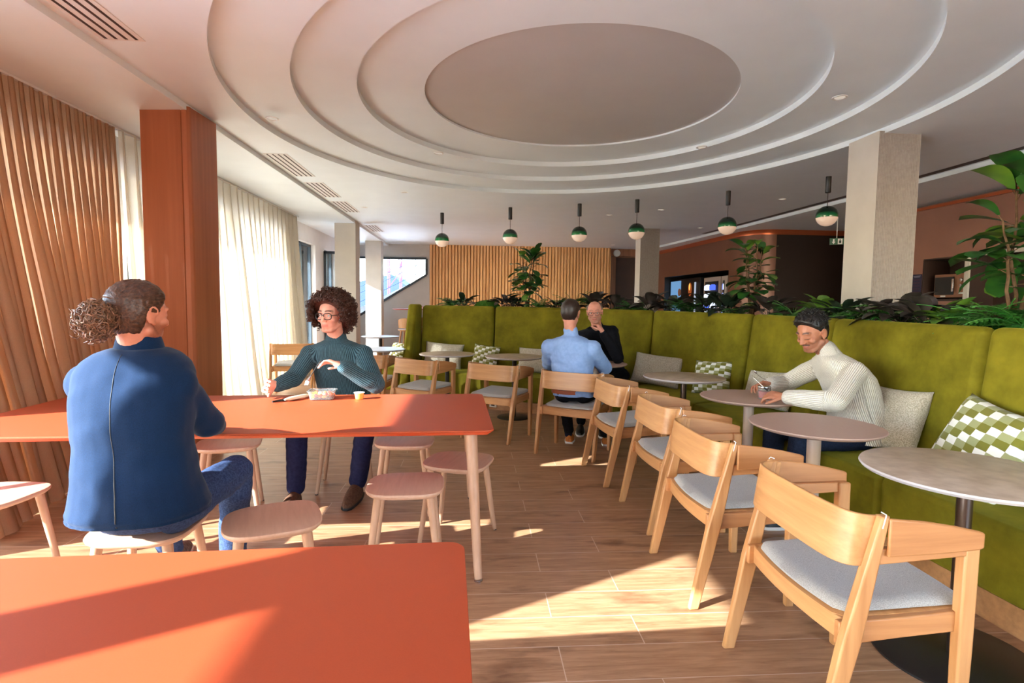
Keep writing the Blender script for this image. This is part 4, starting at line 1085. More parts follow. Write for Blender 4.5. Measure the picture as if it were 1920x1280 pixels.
# ================================================================== PEOPLE
def blob(mb, name, voxel, smooth=3, fac=.5):
    me = mb.mesh(name + '_raw', False); o = bpy.data.objects.new(name + '_raw', me); COL.objects.link(o)
    r = o.modifiers.new('remesh', 'REMESH'); r.mode = 'VOXEL'; r.voxel_size = voxel; r.use_smooth_shade = True
    if smooth:
        s_ = o.modifiers.new('smooth', 'SMOOTH'); s_.factor = fac; s_.iterations = smooth
    bpy.context.view_layer.update()
    dg = bpy.context.evaluated_depsgraph_get()
    res = bpy.data.meshes.new_from_object(o.evaluated_get(dg)); res.name = name
    bpy.data.objects.remove(o); bpy.data.meshes.remove(me)
    if len(res.polygons): res.polygons.foreach_set('use_smooth', [True] * len(res.polygons))
    return res
def put(me, name, mats, parent=None):
    for m_ in (mats if isinstance(mats, (list, tuple)) else [mats]): me.materials.append(MT[m_] if isinstance(m_, str) else m_)
    o = bpy.data.objects.new(name, me); COL.objects.link(o)
    if parent is not None: o.parent = parent; o.matrix_parent_inverse = parent.matrix_world.inverted() if False else Matrix.Identity(4)
    return o
def skin_mat(name, col):
    m, nt, b = base(name, col, .5, Subsurface_Weight=.12, Subsurface_Scale=.02)
    b.inputs['Subsurface Radius'].default_value = (1, .35, .2)
    a = N(nt, 'Attribute'); a.attribute_name = 'tint'
    v = coords(nt); n = N(nt, 'TexNoise'); n.inputs['Scale'].default_value = 28; n.inputs['Detail'].default_value = 4; nt.links.new(v, n.inputs['Vector'])
    r = ramp(nt, n.outputs[0], [(.3, (.90, .84, .82, 1)), (.7, (1, 1, 1, 1))])
    mx = N(nt, 'MixRGB', blend_type='MULTIPLY'); mx.inputs[0].default_value = 1; nt.links.new(a.outputs['Color'], mx.inputs[1]); nt.links.new(r, mx.inputs[2])
    nt.links.new(mx.outputs[0], b.inputs['Base Color'])
    n2 = N(nt, 'TexNoise'); n2.inputs['Scale'].default_value = 260; nt.links.new(v, n2.inputs['Vector']); bump(nt, b, n2.outputs[0], .12, .001)
    return m
def head_frame(c, yaw, pitch=0, roll=0):
    """x right, y forward (face), z up; yaw = world angle the face looks towards, pitch > 0 looks down"""
    return Matrix.Translation(c) @ Matrix.Rotation(yaw - PI / 2, 4, 'Z') @ Matrix.Rotation(roll, 4, 'Y') @ Matrix.Rotation(-pitch, 4, 'X')
def add_head(mb, HM, beard=0, smile=0):
    R3 = HM.to_3x3()
    def e(c, r, rot=None): mb.sphere(HM @ Vector(c), r, 18, 12, R3=R3 @ rot if rot is not None else R3)
    def c_(a, b_, r0, r1): mb.cap(HM @ Vector(a), HM @ Vector(b_), r0, r1, 12)
    e((0, -.012, .035), (.076, .096, .086)); e((0, .018, .012), (.066, .076, .088)); e((0, .026, -.045), (.056, .060, .066))
    e((0, .052, -.088), (.030, .030, .022)); c_((-.052, .0, -.052), (-.024, .058, -.088), .022, .018); c_((.052, .0, -.052), (.024, .058, -.088), .022, .018)
    e((0, .066, -.056), (.030, .024, .030))                         # mouth mound
    c_((0, .083, .028), (0, .101, -.012), .0085, .0115); e((0, .106, -.021), (.0125, .012, .0105)); e((.0135, .094, -.025), (.0085, .010, .0075)); e((-.0135, .094, -.025), (.0085, .010, .0075))
    for s_ in (-1, 1):
        c_((s_ * .012, .083, .033), (s_ * .046, .070, .034), .0105, .009)  # brow
        e((s_ * .042, .058, -.018), (.023, .024, .020)); e((s_ * .031, .071, .010), (.0165, .013, .0115))  # cheek, lids
        # ear
        Re = Matrix.Rotation(s_ * .35, 3, 'Z')
        e((s_ * .079, -.006, .002), (.007, .019, .030), Re); 
        P = [Vector((s_ * (.083 + .004 * math.sin(a)), -.010 + .020 * math.cos(a) * -1, .004 + .030 * math.sin(a))) for a in [math.radians(q) for q in range(-70, 200, 30)]]
        for i in range(len(P) - 1): c_(P[i], P[i + 1], .0045, .0045)
        e((s_ * .080, .0, -.026), (.006, .008, .009))
    w_ = .024 + .006 * smile
    for k in range(6):
        u0 = -1 + k / 3; u1 = -1 + (k + 1) / 3
        f = lambda u, dz: Vector((u * w_, .0905 - .014 * u * u, dz + smile * .006 * u * u))
        c_(f(u0, -.050 - .002 * (1 - abs(u0))), f(u1, -.050 - .002 * (1 - abs(u1))), .0045 * (1.2 - .6 * abs(u0)), .0045 * (1.2 - .6 * abs(u1)))
        c_(f(u0, -.061) + Vector((0, -.002, 0)), f(u1, -.061) + Vector((0, -.002, 0)), .0058 * (1.2 - .7 * abs(u0)), .0058 * (1.2 - .7 * abs(u1)))
def add_hand(mb, w, d, n, side, curls, scale=1.0, thumb=(.5, .3), spread=.06):
    """w wrist, d direction to knuckles, n palm normal (towards palm), side +1: thumb on +t side where t = d x n"""
    w = Vector(w); d = Vector(d).normalized(); n = Vector(n); n = (n - d * n.dot(d)).normalized(); t = d.cross(n) * side; s = scale
    for k in range(4):
        y = (.030 - .020 * k) * s
        mb.cap(w + t * y * .55, w + d * .080 * s + t * y, .0135 * s, .0115 * s, 10)
    mb.sphere(w + d * .045 * s, .02 * s, 12, 8); mb.cap(w - d * .02, w + d * .03 * s, .024 * s, .024 * s, 12)
    lens = [(.040, .025, .020), (.044, .028, .021), (.041, .026, .020), (.032, .020, .018)]
    for k in range(4):
        y = (.030 - .020 * k) * s; p = w + d * .080 * s + t * y; dr = (d + t * spread * (1.5 - k)).normalized(); cu = curls[k] if hasattr(curls, '__len__') else curls
        r = (.0088 if k < 3 else .0078) * s; ang = 0
        for j in range(3):
            ang = [cu * .8, cu * 1.1, cu * .8][j]
            q = Quaternion(t.cross(n) * 0 + (dr.cross(n)).normalized(), 0)
            nn = (n - dr * n.dot(dr)).normalized(); dr = (dr * math.cos(ang) + nn * math.sin(ang)).normalized(); n_ = nn
            p2 = p + dr * lens[k][j] * s; mb.cap(p, p2, r, r * .92, 10); p = p2; r *= .93
            n = n  # palm normal stays the bending target
    # thumb leaves the side of the palm near its base
    p = w + d * .022 * s + t * .022 * s; a, b_ = thumb
    dr = (d * .62 + t * .72 + n * a).normalized(); p2 = p + dr * .040 * s; mb.cap(p, p2, .0135 * s, .0105 * s, 10)
    dr = (dr + d * .5 + n * b_ - t * .35).normalized(); p3 = p2 + dr * .030 * s; mb.cap(p2, p3, .0100 * s, .0092 * s, 10)
    dr = (dr + d * .3 + n * b_ - t * .3).normalized(); mb.cap(p3, p3 + dr * .022 * s, .0092 * s, .0078 * s, 10)
def torso(mb, secs):
    """secs: (centre, right vector, half width, half depth)"""
    rs = []
    for c, rt, hw, hd in secs:
        c = Vector(c); rt = Vector(rt).normalized(); fw = Vector((-rt.y, rt.x, 0)); fw = fw.normalized() if fw.length else Vector((0, 1, 0))
        rs.append([c + rt * hw * math.copysign(abs(math.cos(a)) ** .82, math.cos(a)) + fw * hd * math.copysign(abs(math.sin(a)) ** .82, math.sin(a)) for a in [2 * PI * j / 28 for j in range(28)]])
    mb.rings(rs)
def tint_mesh(me, fn):
    n = len(me.vertices); co = np.empty(n * 3, dtype=np.float32); me.vertices.foreach_get('co', co); co = co.reshape(-1, 3)
    col = fn(co).astype(np.float32); a = me.attributes.new('tint', 'FLOAT_COLOR', 'POINT'); a.data.foreach_set('color', col.reshape(-1))
def head_tint(HM, skin, lip, brow, beard=None, scalp=None, thin_brow=1.0, mous=None, sock=None, lash=0):
    inv = np.array(HM.inverted())
    def sm(x, a, b_): t = np.clip((x - a) / (b_ - a), 0, 1); return t * t * (3 - 2 * t)
    def fn(co):
        p = np.c_[co, np.ones(len(co))] @ inv.T; x, y, z = p[:, 0], p[:, 1], p[:, 2]
        near = (np.abs(x) < .12) & (np.abs(y) < .14) & (z > -.16) & (z < .16)
        col = np.tile(np.array(skin), (len(co), 1))
        def mixc(mask, c):
            m_ = (mask * near)[:, None]; col[:] = col * (1 - m_) + np.array(c)[None] * m_
        rng = np.sin(x * 900) * np.sin(z * 1100 + y * 500) * .5 + .5
        if beard is not None:
            c, k = beard; m_ = sm(-z + .25 * (np.abs(x) - .02), .020, .045) * sm(y, -.02, .02) * (1 - sm(-z, .135, .15)) * k * (.75 + .25 * rng)
            lipz = np.exp(-((z + .055) / .011) ** 2) * np.exp(-(x / .027) ** 2) * sm(y, .06, .075); mixc(m_ * (1 - lipz), c)
        if mous is not None:
            mixc(np.exp(-((z + .040 + .10 * np.abs(x)) / .0055) ** 4) * (np.abs(x) < .030) * sm(y, .06, .07) * .85, mous)
        mixc(np.exp(-((z + .056) / .0095) ** 4) * (1 - sm(np.abs(x), .020, .027)) * sm(y, .065, .078) * .8, lip)
        arch = .036 + .006 * (1 - ((np.abs(x) - .03) / .022) ** 2)
        mixc(np.exp(-((z - arch) / .0050) ** 4) * sm(np.abs(x), .008, .014) * (1 - sm(np.abs(x), .046, .056)) * sm(y, .03, .05) * .85 * thin_brow, brow)
        mixc(np.exp(-(((z - .008) / .011) ** 2 + ((np.abs(x) - .031) / .017) ** 2)) * sm(y, .05, .06) * .22, [c * .55 for c in skin])
        if lash: mixc(np.exp(-((z + .001 - 5.0 * (np.abs(x) - .031) ** 2 * 1.5) / .0024) ** 4) * sm(np.abs(x), .014, .018) * (1 - sm(np.abs(x), .044, .048)) * sm(y, .055, .065) * lash, brow)
        if scalp is not None:
            c, thr, k = scalp; mixc(sm(z - .55 * y - .2 * 0, thr, thr + .03) * k, c)
        return np.c_[col[:, :3], np.ones(len(co))]
    return fn
def eyes(HM, parent, iris=(60, 40, 28), down=0, closed=0):
    for s_ in (-1, 1):
        mb = MB(); c = HM @ Vector((s_ * .031, .0755 - .003 * closed, .0095)); mb.sphere(c, .0112, 16, 12); o = mb.build('eyeball', 'whitepl', parent)
        fwd = (HM.to_3x3() @ Vector((0, 1, -.25 * down))).normalized()
        m_ = MB(); q = fwd.to_track_quat('Z', 'Y').to_matrix().to_4x4(); m_.lathe([(.0058, .0097), (.0045, .0112), (.002, .0116)], 14, M=Matrix.Translation(c) @ q); m_.build('iris', base('iris', S(*iris), .2)[0], o)
def glasses(HM, parent, mat, w_=.026, h_=.019, rim=.0018):
    t = bpy.data.objects.new('glasses', None); COL.objects.link(t); t.parent = parent
    fr_ = MB()
    for s_ in (-1, 1):
        P = []
        for k in range(25):
            a = 2 * PI * k / 24; x = s_ * .032 + w_ * math.copysign(abs(math.cos(a)) ** .7, math.cos(a)); z_ = .006 + h_ * math.copysign(abs(math.sin(a)) ** .7, math.sin(a))
            P.append(HM @ Vector((x, .0985 - .35 * max(0, abs(x) - .03), z_)))
        fr_.tube(P, rim, 7)
        g = MB(); g.add([tuple(p) for p in P[:-1]], [tuple(range(24))]); g.build('lens', 'lens', t, smooth=False)
        fr_.tube([HM @ Vector((s_ * .058, .089, .012)), HM @ Vector((s_ * .078, .06, .012)), HM @ Vector((s_ * .084, .0, .010)), HM @ Vector((s_ * .084, -.02, -.006))], rim * .9, 6)
    fr_.tube([HM @ Vector((-.008, .0985, .012)), HM @ Vector((0, .101, .014)), HM @ Vector((.008, .0985, .012))], rim, 6)
    fr_.build('frame', mat, t); return t
def hair_shell(HM, off, nu=72, nv=40, cen=(0, -.012, .035), rad=(.076, .096, .086), nz=.004, fq=60, seed=1):
    """closed shell round the skull; off(x,y,z unit dir)-> thickness (negative = hidden)"""
    mb = MB(); 
    vs_ = []; cen = Vector(cen)
    for i in range(nv + 1):
        t = PI * i / nv
        for j in range(nu):
            a = 2 * PI * j / nu; d = Vector((math.sin(t) * math.sin(a), math.sin(t) * math.cos(a), math.cos(t)))
            o = off(d); p = Vector((d.x * rad[0], d.y * rad[1], d.z * rad[2] * (1.32 if d.z < 0 else 1)))
            n_ = noise.noise(Vector((d.x * fq * .08, d.y * fq * .08, d.z * fq * .08 + seed)) * 2.2) * nz
            vs_.append(HM @ (cen + p + d * (o + (n_ if o > 0 else 0))))
    fs = []
    for i in range(nv):
        for j in range(nu):
            a = i * nu + j; b_ = i * nu + (j + 1) % nu; fs.append((a, b_, b_ + nu, a + nu))
    mb.add(vs_, fs); return mb
def line(front=.36, fs=.55, side=-.10, sy=-.28, nape=-.82, t=.012, top=.0, fr=.0, soft=.09):
    def off(d):
        k = max(d.y - front - fs * d.z, min(side - d.z, d.y - sy), nape - d.z); th = t + top * max(0, d.z) + fr * max(0, d.y) * max(0, d.z)
        return th if k < 0 else -.02 if k > soft else lerp(th, -.02, k / soft)
    return off
def hairmat(name, c1, c2, stretch=(1, 1, .15)):
    m, nt, b = base(name, c1, .42); v = coords(nt, stretch); n = N(nt, 'TexNoise'); n.inputs['Scale'].default_value = 140; n.inputs['Detail'].default_value = 3; nt.links.new(v, n.inputs['Vector'])
    nt.links.new(ramp(nt, n.outputs[0], [(.3, c1), (.7, c2)]), b.inputs['Base Color']); bump(nt, b, n.outputs[0], .6, .003); return m
def knit(name, c1, c2, scale=150, rough=.9, vert=True, ribs=0):
    m, nt, b = base(name, c1, rough, Sheen_Weight=.08); v = coords(nt)
    n = N(nt, 'TexNoise'); n.inputs['Scale'].default_value = scale; nt.links.new(v, n.inputs['Vector'])
    src = n.outputs[0]
    if ribs:
        a = N(nt, 'Attribute'); a.attribute_name = 'rib'
        s_ = N(nt, 'Math', operation='MULTIPLY'); s_.inputs[1].default_value = ribs; nt.links.new(a.outputs['Fac'], s_.inputs[0])
        si = N(nt, 'Math', operation='SINE'); nt.links.new(s_.outputs[0], si.inputs[0])
        m2 = N(nt, 'Math', operation='MULTIPLY_ADD'); m2.inputs[1].default_value = .35; m2.inputs[2].default_value = .5; nt.links.new(si.outputs[0], m2.inputs[0])
        ad = N(nt, 'Math', operation='MULTIPLY_ADD'); ad.inputs[1].default_value = .35; nt.links.new(n.outputs[0], ad.inputs[0]); nt.links.new(m2.outputs[0], ad.inputs[2]); src = ad.outputs[0]
    nt.links.new(ramp(nt, src, [(.35, c2), (.85, c1)]), b.inputs['Base Color']); bump(nt, b, src, .7, .005 if ribs else .002); return m
def rib_attr(me, segs):
    """angle about the nearest body/limb axis, in metres of circumference, so that ribs run along the limb"""
    n = len(me.vertices); co = np.empty(n * 3, dtype=np.float32); me.vertices.foreach_get('co', co); co = co.reshape(-1, 3).astype(float)
    best = np.full(n, 1e9); val = np.zeros(n)
    for p0, p1, r, ref in segs:
        p0 = np.array(p0, float); p1 = np.array(p1, float); ax = p1 - p0; L = np.linalg.norm(ax); ax /= L
        rel = co - p0; t = np.clip(rel @ ax, 0, L); perp = rel - np.outer(t, ax); d = np.linalg.norm(perp, axis=1) / r
        rf = np.array(ref, float); rf -= ax * (rf @ ax); rf /= np.linalg.norm(rf); r2 = np.cross(ax, rf)
        a = np.arctan2(perp @ r2, perp @ rf) * r
        m_ = d < best; best[m_] = d[m_]; val[m_] = a[m_]
    at = me.attributes.new('rib', 'FLOAT', 'POINT'); at.data.foreach_set('value', val.astype(np.float32))
def wrinkle(me, amp, f, seed=0):
    nv = len(me.vertices); no = np.empty(nv * 3, dtype=np.float32); me.vertices.foreach_get('normal', no); no = no.reshape(-1, 3)
    co = np.empty(nv * 3, dtype=np.float32); me.vertices.foreach_get('co', co); co = co.reshape(-1, 3); ks = np.zeros((nv, 1), dtype=np.float32)
    for i in range(nv):
        c = Vector(co[i].tolist()); k = noise.noise(Vector((c.x * f, c.y * f, c.z * f * 1.6 + seed))) + .5 * noise.noise(Vector((c.x * f * 2.3, c.y * f * 2.3, c.z * f * 3 + seed)))
        ks[i] = k
    me.vertices.foreach_set('co', (co + no * ks * amp).reshape(-1)); me.update()
def curlhair(HM, parent, name, mat, n, pick, r_curl=.009, th=.0022, L=.035, seed=4, turns=2.2, cen=(0, -.012, .04)):
    rnd = random.Random(seed); mb = MB()
    for i in range(n):
        res = pick(rnd)
        if res is None: continue
        p, out = res; out = Vector(out).normalized(); t1 = out.orthogonal().normalized(); t2 = out.cross(t1); ph = rnd.uniform(0, 6.28); rc = r_curl * rnd.uniform(.6, 1.3); LL = L * rnd.uniform(.5, 1.2)
        ax = (out + t1 * rnd.uniform(-.7, .7) + t2 * rnd.uniform(-.7, .7) + Vector((0, 0, -.35))).normalized(); e1 = ax.orthogonal().normalized(); e2 = ax.cross(e1)
        P = []
        for k in range(11):
            q = k / 10; a = ph + turns * 2 * PI * q; P.append(HM @ (Vector(p) + ax * LL * q + (e1 * math.cos(a) + e2 * math.sin(a)) * rc))
        mb.tube(P, [th] * 10 + [th * .4], 4)
    return mb.build(name, mat, parent)
def legs_mb(mb, hips, knees, ankles, rt=.085, rk=.060, ra=.044):
    for h_, k_, a_ in zip(hips, knees, ankles):
        mb.cap(h_, k_, rt, rk, 18); mb.cap(k_, a_, rk, ra, 18)
def shoe(parent, toe, heel, mat, sole, w_=.045, h_=.055, name='shoe'):
    toe = Vector(toe); heel = Vector(heel); d = (toe - heel); L = d.length; d.normalize(); up = Vector((0, 0, 1)); up = (up - d * up.dot(d)).normalized(); rt = d.cross(up)
    mb = MB(); rs = []
    for k in range(13):
        t = k / 12; w2 = w_ * (.72 + .28 * math.sin(PI * min(1, t * 1.15))) * (1 if t < .85 else math.sqrt(max(0.03, 1 - ((t - .85) / .16) ** 2))) * (1 if t > .08 else .75)
        hh = h_ * (1.25 if t < .35 else lerp(1.25, .55, (t - .35) / .65)) * (1 if t < .9 else .75)
        c = heel + d * L * t
        rs.append([c + rt * w2 * math.cos(a) + up * (.018 + hh * max(0, math.sin(a)) ** .8 if math.sin(a) > 0 else .018) for a in [2 * PI * j / 20 for j in range(20)]])
    mb.rings(rs); o = mb.build(name, mat, parent, angle=60)
    m_ = MB(); rs = []
    for k in range(13):
        t = k / 12; w2 = (w_ + .004) * (.74 + .28 * math.sin(PI * min(1, t * 1.15))) * (1 if t < .85 else math.sqrt(max(0.03, 1 - ((t - .85) / .16) ** 2)))
        c = heel + d * (L * t * 1.02 - .003); rs.append([c + rt * w2, c + rt * w2 + up * .02, c - rt * w2 + up * .02, c - rt * w2])
    m_.rings(rs); m_.build('sole', sole, o, bevel=.004); return o
V3 = lambda *a: Vector(a)
def person(label, P):
    """P: dict of joints and looks; returns body object"""
    sc = P.get('s', 1.0); HM = head_frame(P['head'], P['hyaw'], P.get('hpitch', 0), P.get('hroll', 0)) @ Matrix.Scale(P.get('hs', 1.0), 4)
    hip = V3(*P['hip']); neck = V3(*P['neck']); ty = P['tyaw']; fw = V3(math.cos(ty), math.sin(ty), 0); rt = V3(fw.y, -fw.x, 0); rtn = V3(*P['rt']).normalized() if 'rt' in P else rt
    shL, shR = V3(*P['shL']), V3(*P['shR'])
    spine = [hip, hip.lerp(neck, .33) - fw * P.get('hunch', .03), hip.lerp(neck, .66) - fw * P.get('hunch', .03), neck]
    sp = smooth_path(spine, 6); m_ = len(sp) - 1
    prof = [(0, .165, .115), (.2, .155, .108), (.45, .165, .115), (.7, .178, .122), (.86, .172, .105), (.95, .11, .078), (1.0, .06, .056)]
    def pr(t):
        for (a, w0, d0), (b_, w1, d1) in zip(prof, prof[1:]):
            if t <= b_: u = (t - a) / (b_ - a); return lerp(w0, w1, u), lerp(d0, d1, u)
        return prof[-1][1:]
    def tors(mb, g, ext=0, flare=0, bulk=1.0, top=1.0):
        secs = []
        if ext: secs += [(hip - V3(0, 0, ext) + fw * P.get('extf', 0), rt, (.165 + flare + g) * bulk, (.115 + flare + g) * bulk), (hip - V3(0, 0, ext * .5), rt, (.165 + flare * .6 + g) * bulk, (.115 + flare * .6 + g) * bulk)]
        else: secs += [(hip - V3(0, 0, .07), rt, .11, .08)]
        for k, p in enumerate(sp):
            t = k / m_
            if t > top: break
            w_, d_ = pr(t); fl = flare * max(0, 1 - t / .42) * .85; secs.append((p, rt.lerp(rtn, t), w_ * bulk + g + fl, d_ * bulk + g + fl))
        torso(mb, secs)
        for s_ in (shL, shR): mb.cap(sp[int(m_ * .82)].lerp(s_, .25), s_, .068 + g * .6, .050 + g, 16)
        mb.cap(shL.lerp(neck, .10) - V3(0, 0, .006), neck - V3(0, 0, .03), .044 + g, .050 + g * .6, 14); mb.cap(shR.lerp(neck, .10) - V3(0, 0, .006), neck - V3(0, 0, .03), .044 + g, .050 + g * .6, 14)
    vox = P.get('vox', .0045)
    mb = MB(); tors(mb, 0); add_head(mb, HM, smile=P.get('smile', 0))
    mb.cap(neck - V3(0, 0, .03), HM @ V3(0, -.022, -.055), .056, .055, 18)
    for s_, sh, el, wr in (('L', shL, P['elL'], P['wrL']), ('R', shR, P['elR'], P['wrR'])):
        mb.cap(sh, el, .047, .040, 16); mb.cap(el, wr, .040, .026, 16)
        h_ = P.get('hand' + s_)
        if h_: add_hand(mb, wr, h_['d'], h_['n'], h_.get('side', 1 if s_ == 'R' else -1), h_.get('c', .4), h_.get('s', 1), h_.get('th', (.5, .3)), h_.get('sp', .06))
    legs_mb(mb, P['hips'], P['knees'], P['ankles'], .075, .05, .036)
    me = blob(mb, 'person', vox, 2)
    org = V3(hip.x, hip.y, 0)
    tint_mesh(me, head_tint(HM, P['skin'], P['lip'], P['brow'], P.get('beard'), P.get('scalp'), P.get('tb', 1), P.get('mous'), None, P.get('lash', 0)))
    body = put(me, 'person', P['skinmat']); tag(body, label, 'person')
    # top
    mb = MB(); tors(mb, P.get('tg', .016), P.get('ext', .06), P.get('flare', .0), P.get('bulk', 1), P.get('ttop', 1.0)); g = P.get('sg', .012)
    for sh, el, wr in ((shL, P['elL'], P['wrL']), (shR, P['elR'], P['wrR'])):
        mb.cap(sh, el, .050 + g, .045 + g, 18); e2 = Vector(el).lerp(Vector(wr), P.get('cuff', .92)); mb.cap(el, e2, .046 + g, .034 + g * .8, 18)
    if P.get('collar'): mb.cap(neck - V3(0, 0, .02), neck.lerp(HM @ V3(0, -.022, -.055), P['collar']), .060 + P.get('cg', .004), .059 + P.get('cg', .004), 18)
    me = blob(mb, P['topname'], .007, P.get('sm', 8)); wrinkle(me, P.get('wr', .006), P.get('wf', 9), P.get('seed', 0))
    if P.get('ribs'):
        rib_attr(me, [(hip, neck, .17, rt), (shL, P['elL'], .062, (0, .3, 1)), (P['elL'], P['wrL'], .05, (0, .3, 1)), (shR, P['elR'], .062, (0, .3, 1)), (P['elR'], P['wrR'], .05, (0, .3, 1))])
    top = put(me, P['topname'], P['topmat'], body)
    mb = MB(); legs_mb(mb, P['hips'], P['knees'], P['ankles'], .088, P.get('rk', .068), P.get('ra', .05)); torso(mb, [(hip - V3(0, 0, .075), rt, .13, .09), (hip - V3(0, 0, .04), rt, .168, .118), (hip + V3(0, 0, .05), rt, .165, .118)])
    me = blob(mb, 'trousers', .008, 4); wrinkle(me, .006, 10, 3); put(me, 'trousers', P['legmat'], body)
    return body, HM, top
def sk(*a): return list(S(*a)[:3])

# ---------- man in the blue jacket, seen from behind
jm, jnt, jb = base('blue wool jacket', S(12, 38, 70), .85, Sheen_Weight=.08)
v = coords(jnt); n = N(jnt, 'TexNoise'); n.inputs['Scale'].default_value = 400; jnt.links.new(v, n.inputs['Vector']); jnt.links.new(ramp(jnt, n.outputs[0], [(.3, S(9, 33, 62)), (.7, S(16, 44, 78))]), jb.inputs['Base Color']); bump(jnt, jb, n.outputs[0], .3, .001)
denim = noise_mat('dark blue denim', S(38, 52, 84), S(58, 76, 112), 120, .85, .3)
navy = noise_mat('navy trousers', S(22, 24, 52), S(30, 32, 62), 60, .85, .2)
blackc = noise_mat('black cotton', S(16, 17, 22), S(24, 25, 32), 90, .9, .2)
P1 = dict(head=(-1.275, 2.16, 1.295), hyaw=R_(66), hpitch=.10, hroll=0, hs=1.03, hip=(-1.265, 2.12, .57), neck=(-1.285, 2.17, 1.175), tyaw=R_(92), hunch=.035,
    shL=(-1.462, 2.16, 1.035), shR=(-1.135, 2.13, 1.035), elL=(-1.575, 2.36, .85), elR=(-1.125, 2.34, .845), wrL=(-1.45, 2.62, .785), wrR=(-1.20, 2.58, .785),
    handL=dict(d=(.6, .7, -.05), n=(0, 0, -1), side=1, c=.35), handR=dict(d=(-.8, .5, -.05), n=(0, 0, -1), side=-1, c=.35),
    hips=[(-1.36, 2.15, .54), (-1.16, 2.15, .54)], knees=[(-1.49, 2.56, .56), (-1.11, 2.58, .565)], ankles=[(-1.54, 2.80, .10), (-1.155, 2.62, .11)], rk=.072, ra=.058,
    skin=sk(214, 140, 112), lip=sk(170, 90, 76), brow=sk(70, 44, 30), beard=(sk(132, 72, 42), .85), skinmat=skin_mat('skin 1', S(214, 140, 112)),
    topname='jacket', topmat=jm, sm=12, ext=.022, flare=.055, tg=.030, sg=.020, ttop=1.0, wr=.007, wf=6, seed=2, legmat=denim, cuff=.95)
b1, HM, tp = person('man in a blue jacket with a curly bun, seen from behind at the orange table', P1)
hm = hairmat('dark brown hair', S(40, 24, 18), S(92, 58, 38), (1, .15, 1))
def _o1(d):
    f = d.y * 1.0 - d.z * .55 - .30           # forehead and face free
    side = -d.z * 1.4 - .28 + (d.y + .25) * .9 * (1 if d.y > -.25 else .15)
    k = max(f, side); return .010 if k < 0 else -.02 if k > .10 else lerp(.010, -.02, k / .10)
put(hair_shell(HM, line(.34, .60, -.18, -.16, -.95, .013, soft=.14), 96, 56, nz=.004).mesh('hair', True, 180), 'hair', hm, b1)
def bun(rnd):
    a = Vector((rnd.gauss(0, 1), rnd.gauss(0, 1), rnd.gauss(0, 1))).normalized(); c = Vector((-.012, -.140, -.028)); return c + Vector((a.x * .040, a.y * .040, a.z * .048)) * rnd.uniform(.5, 1), a
curlhair(HM, b1, 'hair_bun', hairmat('curly light brown hair', S(74, 46, 32), S(156, 112, 84), (1, 1, 1)), 520, bun, .014, .0024, .040, 3, 1.8)
mb = MB(); mb.sphere(HM @ V3(-.008, -.122, -.02), .036, 16, 12); mb.build('bun_core', hm, b1)
mb = MB(); mb.tube([HM @ V3(-.030, -.118, -.01), HM @ V3(-.008, -.125, .03), HM @ V3(.016, -.118, -.01)], .005, 8); mb.build('hair_tie', 'black', b1)
# jacket collar, black shirt collar, back seam
nk = V3(*P1['neck'])
mb = MB(); mb.rings([[nk + V3(r * math.cos(a), r * math.sin(a) * .95 + .006, z_ + .012 + .012 * math.sin(a) * -1) for a in [2 * PI * j / 28 for j in range(28)]] for r, z_ in ((.092, -.06), (.086, -.02), (.076, .020), (.071, .034), (.066, .02), (.064, -.05))], cap=False); mb.build('collar', jm, b1)
mb = MB(); mb.rings([[nk + V3(r * math.cos(a), r * math.sin(a) * .95 + .012, z_ - .012 * math.sin(a)) for a in [2 * PI * j / 28 for j in range(28)]] for r, z_ in ((.067, .0), (.065, .050), (.061, .052), (.060, .0))], cap=False); mb.build('shirt_collar', blackc, b1)
shoe(b1, (-1.57, 3.03, .0), (-1.52, 2.76, .0), noise_mat('grey sneaker', S(90, 84, 80), S(130, 120, 112), 60, .8), 'whitepl'); shoe(b1, (-1.175, 2.86, .0), (-1.145, 2.58, .0), 'black', 'whitepl')

from mathutils.bvhtree import BVHTree
bv = BVHTree.FromPolygons([v_.co for v_ in tp.data.vertices], [p_.vertices for p_ in tp.data.polygons])
P = []
for k in range(31):
    z_ = 1.175 - .635 * k / 30; hit = bv.ray_cast(V3(-1.285 + .045 * (k / 30), 1.2, z_), V3(0, 1, 0))
    if hit[0] is not None: P.append(hit[0] - V3(0, .0003, 0))
mb = MB(); mb.tube(P, [.0013] * 22 + [.0022] * (len(P) - 22), 6); mb.build('back_seam', 'black', b1)
